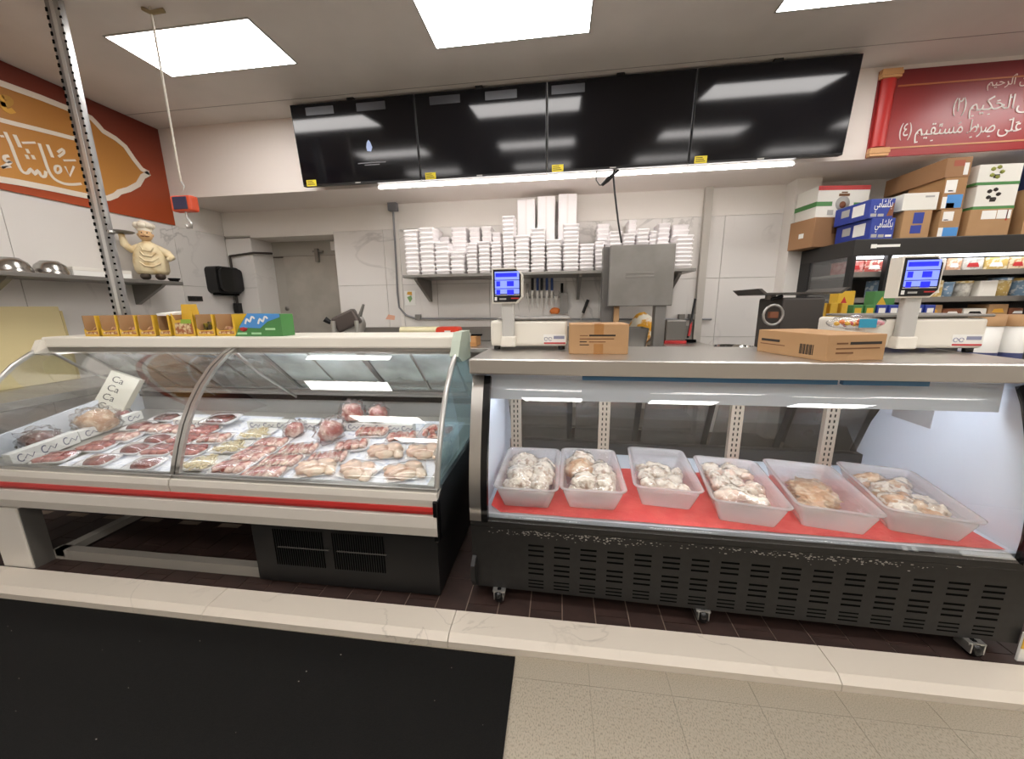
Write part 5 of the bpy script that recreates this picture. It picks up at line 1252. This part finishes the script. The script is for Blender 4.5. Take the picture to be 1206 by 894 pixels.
for k in range(7):
    u0 = 1000 + k * 14; a = ay(u0, 366, 2.66); c = ay(u0 + 13, 359, 2.66)
    t = T('packet', ('green' if k < 2 else 'blue') + ' small packet in the low row in front of the riser', 'packet', (a.x, 2.63, SB), group='low row of packets')
    B().box((0, 0, 0), (c.x - a.x, .08, c.z - SB), ch=.002).build('body', m_green if k < 2 else m_blue, t)
    B().box((.01, -.001, c.z - SB - .06), (c.x - a.x - .01, .001, c.z - SB - .02)).build('label', m_yellow if k < 2 else m_paper, t)
# tubs right of the second scale
for i, (u0, u1, lab) in enumerate(((1149, 1185, 'white and blue tub with a kraft lid behind the price scale'), (1187, 1212, 'white and blue tub with a kraft lid, the one beside the case end'))):
    y = 2.42; a = ay(u0, 420, y); c = ay(u1, 420, y); r = (c.x - a.x) / 2
    zt = ay(u0, 371, y).z
    t = T('food_tub', lab, 'tub', ((a.x + c.x) / 2, y + r, SB), group='white and blue tubs')
    B().lathe([(0, 0), (r, 0), (r, .02), (r * .99, (zt - SB) * .4), (0, (zt - SB) * .4)], n=24).build('tub_base', m_navy, t)
    B().lathe([(r * .99, (zt - SB) * .4), (r, (zt - SB) * .82), (0, (zt - SB) * .82)], n=24).build('tub_body', m_paper, t)
    B().lathe([(r * 1.04, (zt - SB) * .82), (r * 1.05, zt - SB), (0, zt - SB)], n=24).build('lid', m_kraft, t)

# ---------------------------------------------------------------- open fridge at the right
FX0, FX1, FYF, FYB = 2.27, 4.6, 3.30, 4.04
FT = ay(1100, 279, FYF).z
t = T('open_fridge', 'black open-front fridge with lit shelves and boxes piled on top', 'fridge', (FX0, FYF, ZQ)); o0 = t.location.copy()
B(o0).box((FX0, FYF, FT - .125), (FX1, FYB, FT), ch=.006).build('header', mat('fridge_header', '242220', .45), t)
B(o0).box((FX0, FYB - .06, .3), (FX1, FYB, FT - .12)).build('rear_wall', mat('fridge_back', '6d6c6a', .5), t)
B(o0).box((FX0, FYF - .1, ZQ), (FX1, FYB, .72), ch=.01).build('base', m_black, t)
B(o0).box((FX0, FYF + .50, .72), (FX0 + .03, FYB, FT - .12)).box((FX0, FYF, .72), (FX0 + .03, FYF + .05, FT - .12)).build('end_frame', m_black, t)
B(o0).box((FX0 + .008, FYF + .05, .72), (FX0 + .02, FYF + .50, FT - .12)).build('end_window', thin_glass('fridge_end', (.85, .86, .86), 1.5, haze=.1, diff=(.8, .8, .8)), t)
B(o0).box((FX1 - .03, FYF, .72), (FX1, FYB, FT - .12)).build('end_panel', m_black, t)
B(o0).box((FX0 + .05, FYF + .04, FT - .14), (FX1 - .05, FYF + .09, FT - .125)).build('light_tube', mat('fridge_tube', 'ffffff', .5, emit='f6f8ff', es=5), t)
hp_ = ay(1026, 289, FYF)
B(o0).box((hp_.x, FYF - .0015, hp_.z - .022), (hp_.x + .04, FYF + .001, hp_.z + .008)).box((hp_.x + .04, FYF - .0015, hp_.z - .016), (hp_.x + .20, FYF + .001, hp_.z + .003)).build('header_badge', m_paper, t)
SHZ = [ay(1160, v, FYF + .12).z for v in (319, 350, 372)]
for k, z in enumerate(SHZ):
    B(o0).box((FX0 + .04, FYF + .06, z - .02), (FX1 - .04, FYB - .07, z), ch=.002).build('shelf', m_greyplas, t)
    B(o0).box((FX0 + .04, FYF + .05, z - .032), (FX1 - .04, FYF + .062, z + .008)).build('price_rail', m_steeld, t)
for x in (2.52, 3.55): B(o0).box((x, FYF + .0, .72), (x + .03, FYF + .04, FT - .12)).build('front_mullion', m_black, t)
rnd = random.Random(21)
def fpack(x, y, z, W, D, Hh, m1, m2, lab, cat, grp, rnded=False):
    t = T('grocery_tub' if rnded else 'grocery_pack', lab, cat, (x + W / 2, y, z + .001), 0, grp)
    if rnded:
        B().lathe([(0, 0), (W * .40, 0), (W * .46, Hh * .9), (0, Hh * .9)], (0, W / 2, 0), 18).build('cup', m1, t)
        B().lathe([(W * .48, Hh * .86), (W * .49, Hh), (0, Hh)], (0, W / 2, 0), 18).build('lid', m2, t)
    else:
        B().box((-W / 2, 0, 0), (W / 2, D, Hh), ch=.006).build('body', m1, t)
        B().prism([(-W * .3, Hh * .3), (W * .3, Hh * .28), (W * .2, Hh * .62), (-W * .22, Hh * .6)], 'y', -.0015, .0005).build('label', m2, t)
pinks = [mat('pack_pink', 'd09a92', .4, col2='b8635a', scale=30), mat('pack_rose', 'b0554c', .4, col2='d8c4b4', scale=25, lo=.5, hi=.55), mat('pack_cream', 'd8c4a4', .4, col2='b58d60', scale=30, lo=.5, hi=.56), mat('pack_pale', 'd8d5cc', .4, col2='a8a49a', scale=30), mat('pack_lime', 'a5b888', .4, col2='6f9450', scale=25, lo=.5, hi=.56), m_gold, m_orange]
m_peach = mat('pack_peach', 'c99c7c', .4, col2='e0cdb8', scale=28, lo=.5, hi=.56); m_straw = mat('pack_straw', 'c4a660', .4, col2='e2d6b4', scale=28, lo=.5, hi=.56)
m_sky = mat('pack_sky', '7f9cb8', .4, col2='d4dbe0', scale=26, lo=.5, hi=.56)
x = FX0 + .05; k = 0
while x < FX1 - .4:
    W = rnd.uniform(.10, .17)
    if not (2.50 < x + W and x < 2.57 and False):
        m1 = [pinks[0], pinks[1], pinks[4], pinks[4], pinks[3]][k % 5] if x < 2.95 else [pinks[2], m_peach, pinks[3], m_straw][k % 4]
        nm = {pinks[0]: 'pink', pinks[1]: 'rose red', pinks[4]: 'lime green', pinks[3]: 'pale', pinks[2]: 'cream', m_peach: 'peach', m_straw: 'straw yellow'}[m1]
        fpack(x, FYF + .10, SHZ[0], W, .2, min(rnd.uniform(.10, .14), FT - .15 - SHZ[0]), m1, m_paper if k % 2 else m_redp, nm + ' wrapped pack on the top fridge shelf', 'grocery pack', 'packs on the top fridge shelf')
    x += W + .008; k += 1
x = FX0 + .30; k = 0
while x < FX1 - .4:
    W = rnd.uniform(.10, .13); rd = k % 3 != 0
    m1 = [m_sky, pinks[3], m_wplast, m_straw][k % 4]; nm = {m_sky: 'light blue', pinks[3]: 'pale', m_wplast: 'white', m_straw: 'straw yellow'}[m1]
    fpack(x, FYF + .09, SHZ[1], W, .15, rnd.uniform(.12, .15), m1, [m_wplast, m_sky, m_straw][k % 3], nm + (' lidded tub' if rd else ' pack') + ' on the middle fridge shelf', 'tub' if rd else 'grocery pack', 'groceries on the middle fridge shelf', rd)
    x += W + .006; k += 1
x = 2.9; k = 0
while x < FX1 - .6:
    W = rnd.uniform(.12, .16)
    fpack(x, FYF + .08, SHZ[2], W, .16, .06 if k % 3 else .09, [m_kraft, m_brownp, m_wplast][k % 3], [m_gold, m_paper, m_black][k % 3], ['kraft', 'brown', 'white'][k % 3] + ' low pack on the bottom fridge shelf', 'grocery pack', 'groceries on the bottom fridge shelf')
    x += W + .008; k += 1

# ---------------------------------------------------------------- boxes piled on the fridge
def pile(label, u0, u1, vb, vt, y, D, mm, rz=0, lines=(), tape=False, zbase=None, cat='cardboard box'):
    a = ay(u0, vb, y); c = ay(u1, vt, y); z = FT + .001 if zbase is None else zbase
    t = printed_box(label, Vector((a.x, y, z)), c.x - a.x, D, c.z - z, rz, mm, lines, 'cardboard_box', cat, 'boxes piled on the fridge', tape)
    return t, c.z + .001
YP0 = FYF + .02
m_bwhite = mat('white_board', 'e3e1d8', .6)
# brown box at the left end, turned
a = ay(966, 287, YP0 + .25)
t = printed_box('brown box turned corner-on at the fridge end under the red and white carton', Vector((a.x - .01, YP0 + .34, FT + .001)), .31, .26, .245, .22, mat('brown_board', '9a7350', .75), [(.55, .8, .45, .7, m_inkb)], group='boxes piled on the fridge', tape=False)
B().box((-.0012, .10, .09), (.001, .15, .13)).build('label', m_paper, t)
zt = FT + .248
t = printed_box('white carton with red band, green stripe and a jar picture on the brown box', Vector((a.x + .0, YP0 + .37, zt)), .44, .24, .255, .12, m_bwhite, [(0, 1, .86, 1.0, m_redp), (0, .30, .36, .50, m_green), (.72, 1, .36, .46, m_green)], group='boxes piled on the fridge', tape=False)
B().lathe([(0, 0), (.06, 0), (.06, .002), (0, .002)], (.22, -.001, .11), 20, Matrix.Rotation(R90, 3, 'X')).build('jar_print', m_greyplas, t)
B().lathe([(0, 0), (.028, 0), (.028, .003), (0, .003)], (.22, -.001, .10), 16, Matrix.Rotation(R90, 3, 'X')).build('fig_print', m_brownp, t)
B().box((.18, -.0025, .17), (.27, .001, .19)).box((.2, -.0025, .195), (.25, .001, .205)).build('lettering', m_inkb, t)
B().box((-.0012, .0, .09), (.001, .26, .13)).build('green_band', m_green, t); B().box((.10, -.0022, .02), (.15, .001, .06)).build('code_label', m_greyplas, t)
# blue cartons, two high
zt = None
for k in range(2):
    v0, v1 = ((283, 256), (256, 233))[k]
    a = ay(1023, v0, YP0 - .0); c = ay(1057, v1, YP0)
    z0 = FT + .001 if k == 0 else zt
    t = printed_box('blue biscuit carton with white Arabic script, ' + ('bottom of the pair' if k == 0 else 'top of the pair'), Vector((a.x, YP0, z0)), c.x - a.x, .34, c.z - z0, .06, m_blue, [(.06, .30, .08, .24, m_greyplas), (.36, .60, .08, .22, m_greyplas)], group='blue biscuit cartons', tape=False)
    zt = c.z + .001; Wb = c.x - a.x; Hb = c.z - z0
    me = text_mesh('\uFEF2\uFEE3\uFE8E\uFEB8\uFE8E\uFEDC\uFE91', .085, m_paper, .0008); wd = max(q.co.x for q in me.vertices); me.transform(Matrix.Diagonal((Wb * .74 / wd, 1, 1, 1)))
    o = link('lettering', me, t); o.location = (Wb * .16, -.0015, Hb * .55); o.rotation_euler = (R90, 0, 0)
    if k: B().prism([(Wb * .72, Hb * .1), (Wb * .98, Hb * .1), (Wb * .98, Hb * .8), (Wb * .85, Hb * .6)], 'y', -.0014, .001).build('biscuit_print', m_brownp, t)
    else: B().box((Wb * .66, -.0012, Hb * .1), (Wb * .92, .001, Hb * .2)).build('print', m_paper, t)
    B().box((-.0012, .05, Hb * .25), (.001, .16, Hb * .85)).build('side_label', m_paper, t); B().box((-.0012, .19, Hb * .4), (.001, .27, Hb * .8)).build('side_label', m_greyplas, t)
t, z1 = pile('kraft box with a purple stamp under a plain white box', 1060, 1099, 277, 247, YP0, .30, m_kraft, lines=[(.36, .72, .52, .92, m_blue), (.32, .70, .16, .46, m_blue)])
t, z2_ = pile('plain white box with a small leaf mark on the stamped kraft box', 1062, 1107, 247, 226, YP0, .30, m_bwhite, zbase=z1, lines=[(.62, .88, .72, .82, m_greyplas)])
t, z1 = pile('kraft box with a white label and blue sticker, lowest of its stack', 1103, 1134, 277, 246, YP0, .30, m_kraft, lines=[(.12, .62, .58, .92, m_paper), (.24, .96, .02, .34, m_blue2), (.02, .24, .02, .34, m_paper), (.18, .40, .60, .64, m_ink)])
t, z2_ = pile('kraft box with a white label and blue sticker, in the middle of its stack', 1107, 1141, 246, 208, YP0, .30, m_kraftd, zbase=z1, lines=[(.05, .55, .52, .92, m_paper), (.22, .92, .04, .46, m_blue2), (.02, .22, .04, .40, m_paper), (.24, .60, .04, .2, m_brownp), (.2, .42, .56, .60, m_ink)])
t, z3_ = pile('long brown box with red print lying on top of the labelled kraft boxes', 1112, 1147, 208, 184, YP0, .52, mat('brown_board', '9a7350', .75), zbase=z2_, lines=[(.3, .72, .55, .85, mat('faded_red', 'a65a45', .7)), (.72, .90, .1, .7, m_paper)])
t, z1 = pile('wide kraft box with a white shipping label under the green striped boxes', 1137, 1194, 276, 245, YP0, .34, m_kraft, lines=[(.28, .62, .62, .94, m_paper), (.64, .96, .62, .95, m_paper), (.86, .89, .55, .95, m_redp)])
for k in range(2):
    v0, v1 = ((244, 216), (216, 191))[k]
    a = ay(1146 + k * 4, v0, YP0 + .02); c = ay(1203 + k * 6, v1, YP0 + .02); Wb = c.x - a.x; Hb = c.z - z1
    t = printed_box('white produce box with green stripe and plant emblem, ' + ('lower of two' if k == 0 else 'upper of two'), Vector((a.x, YP0 + .02, z1)), Wb, .34, Hb, .04, m_bwhite, [(0, 1, .0, .14, m_green)], group='green striped produce boxes', tape=False)
    B().box((-.0012, 0, 0), (.001, .34, Hb * .14)).build('green_band', m_green, t)
    for q in range(5):
        an = q * 1.25; B().blob((Wb * .42 + .035 * math.cos(an), -.001, Hb * .62 + .035 * math.sin(an)), (.020, .0015, .015), .2, 2, 1, q).build('emblem_print', m_ink if k == 0 else mat('olive_print', '8a8f3c', .6), t)
    B().box((Wb * .36, -.0015, Hb * .32), (Wb * .50, .001, Hb * .5)).build('emblem_print', m_ink, t)
    z1 = c.z + .001
a = ay(1198, 276, YP0 + .02)
t = printed_box('kraft box at the end of the pile under a navy box', Vector((a.x, YP0, FT + .001)), .4, .3, .32, 0, m_kraft, group='boxes piled on the fridge', tape=False)
t = printed_box('navy blue printed box at the end of the pile', Vector((a.x + .02, YP0, FT + .323)), .36, .3, .2, 0, m_navy, [(.1, .4, .1, .25, m_paper)], group='boxes piled on the fridge', tape=False)

# ---------------------------------------------------------------- rubber floor mat
t = T('floor_mat', 'large black rubber mat with pale crumbs on the vinyl floor', 'mat', (-1.9, .1, 0))
B().prism([(-1.95, -1.6), (1.745, -1.6), (1.735, 1.148), (-1.95, 1.155)], 'z', .0005, .009).build('mat', m_mat, t)
rnd = random.Random(9); b = B()
for k in range(90):
    x, y = rnd.uniform(-1.8, 1.7), rnd.uniform(-.2, 1.1); s_ = rnd.choice((.0008, .001, .0012, .0025)); b.box((x, y, .0088), (x + s_ * 1.6, y + s_, .0105))
tag(b.build('crumbs', m_speck, t), kind='stuff')
# yellow price sign at the very edge by the case
q = az(1204, 795, ZQ)
t = T('floor_sign', 'yellow and white card standing beside the deli case wheel', 'sign', (q.x + .045, q.y + .06, ZQ))
B().box((0, 0, 0), (.25, .01, .13), ch=.002).build('card', m_paper, t)
B().box((0, -.001, .06), (.25, .001, .13)).build('yellow_band', m_yellow, t)

# ---------------------------------------------------------------- labels that tell look-alikes apart
ORD = ['first', 'second', 'third', 'fourth', 'fifth', 'sixth', 'seventh', 'eighth', 'ninth', 'tenth', 'eleventh', 'twelfth', 'thirteenth', 'fourteenth', 'fifteenth', 'sixteenth', 'seventeenth', 'eighteenth', 'nineteenth', 'twentieth']
def rank(pick, text, key):
    by = {}
    for o in COL.objects:
        if o.parent is None and o.get('label') and pick(o): by.setdefault(o['label'], []).append(o)
    for lab, v in by.items():
        if len(v) > 1:
            for i, o in enumerate(sorted(v, key=key)): o['label'] = text(lab, ORD[i])
rank(lambda o: o.name.startswith('meat_pack'), lambda l, n: l.replace(' wrapped in clear film', '').replace(' on the deck', '') + ', ' + n + ' such pack from the blue end pane', lambda o: -o.location.x)
rank(lambda o: o.name.startswith('display_box'), lambda l, n: 'yellow edged kraft display box, nearly empty, ' + n + ' from the steel post end', lambda o: o.location.x)
rank(lambda o: o.name.startswith('grocery'), lambda l, n: l + ', ' + n + ' such from the glass end', lambda o: o.location.x)
rank(lambda o: o.name.startswith('knife'), lambda l, n: l + ', ' + n + ' such from the price scale', lambda o: o.location.x)
rank(lambda o: o.name.startswith(('tea_packet', 'packet')), lambda l, n: l.replace(' behind the balance', '') + ', ' + n + ' from the balance', lambda o: o.location.x)
rank(lambda o: o.name.startswith('ceiling_light'), lambda l, n: l + ', ' + n + ' from orange banner wall', lambda o: o.location.x)
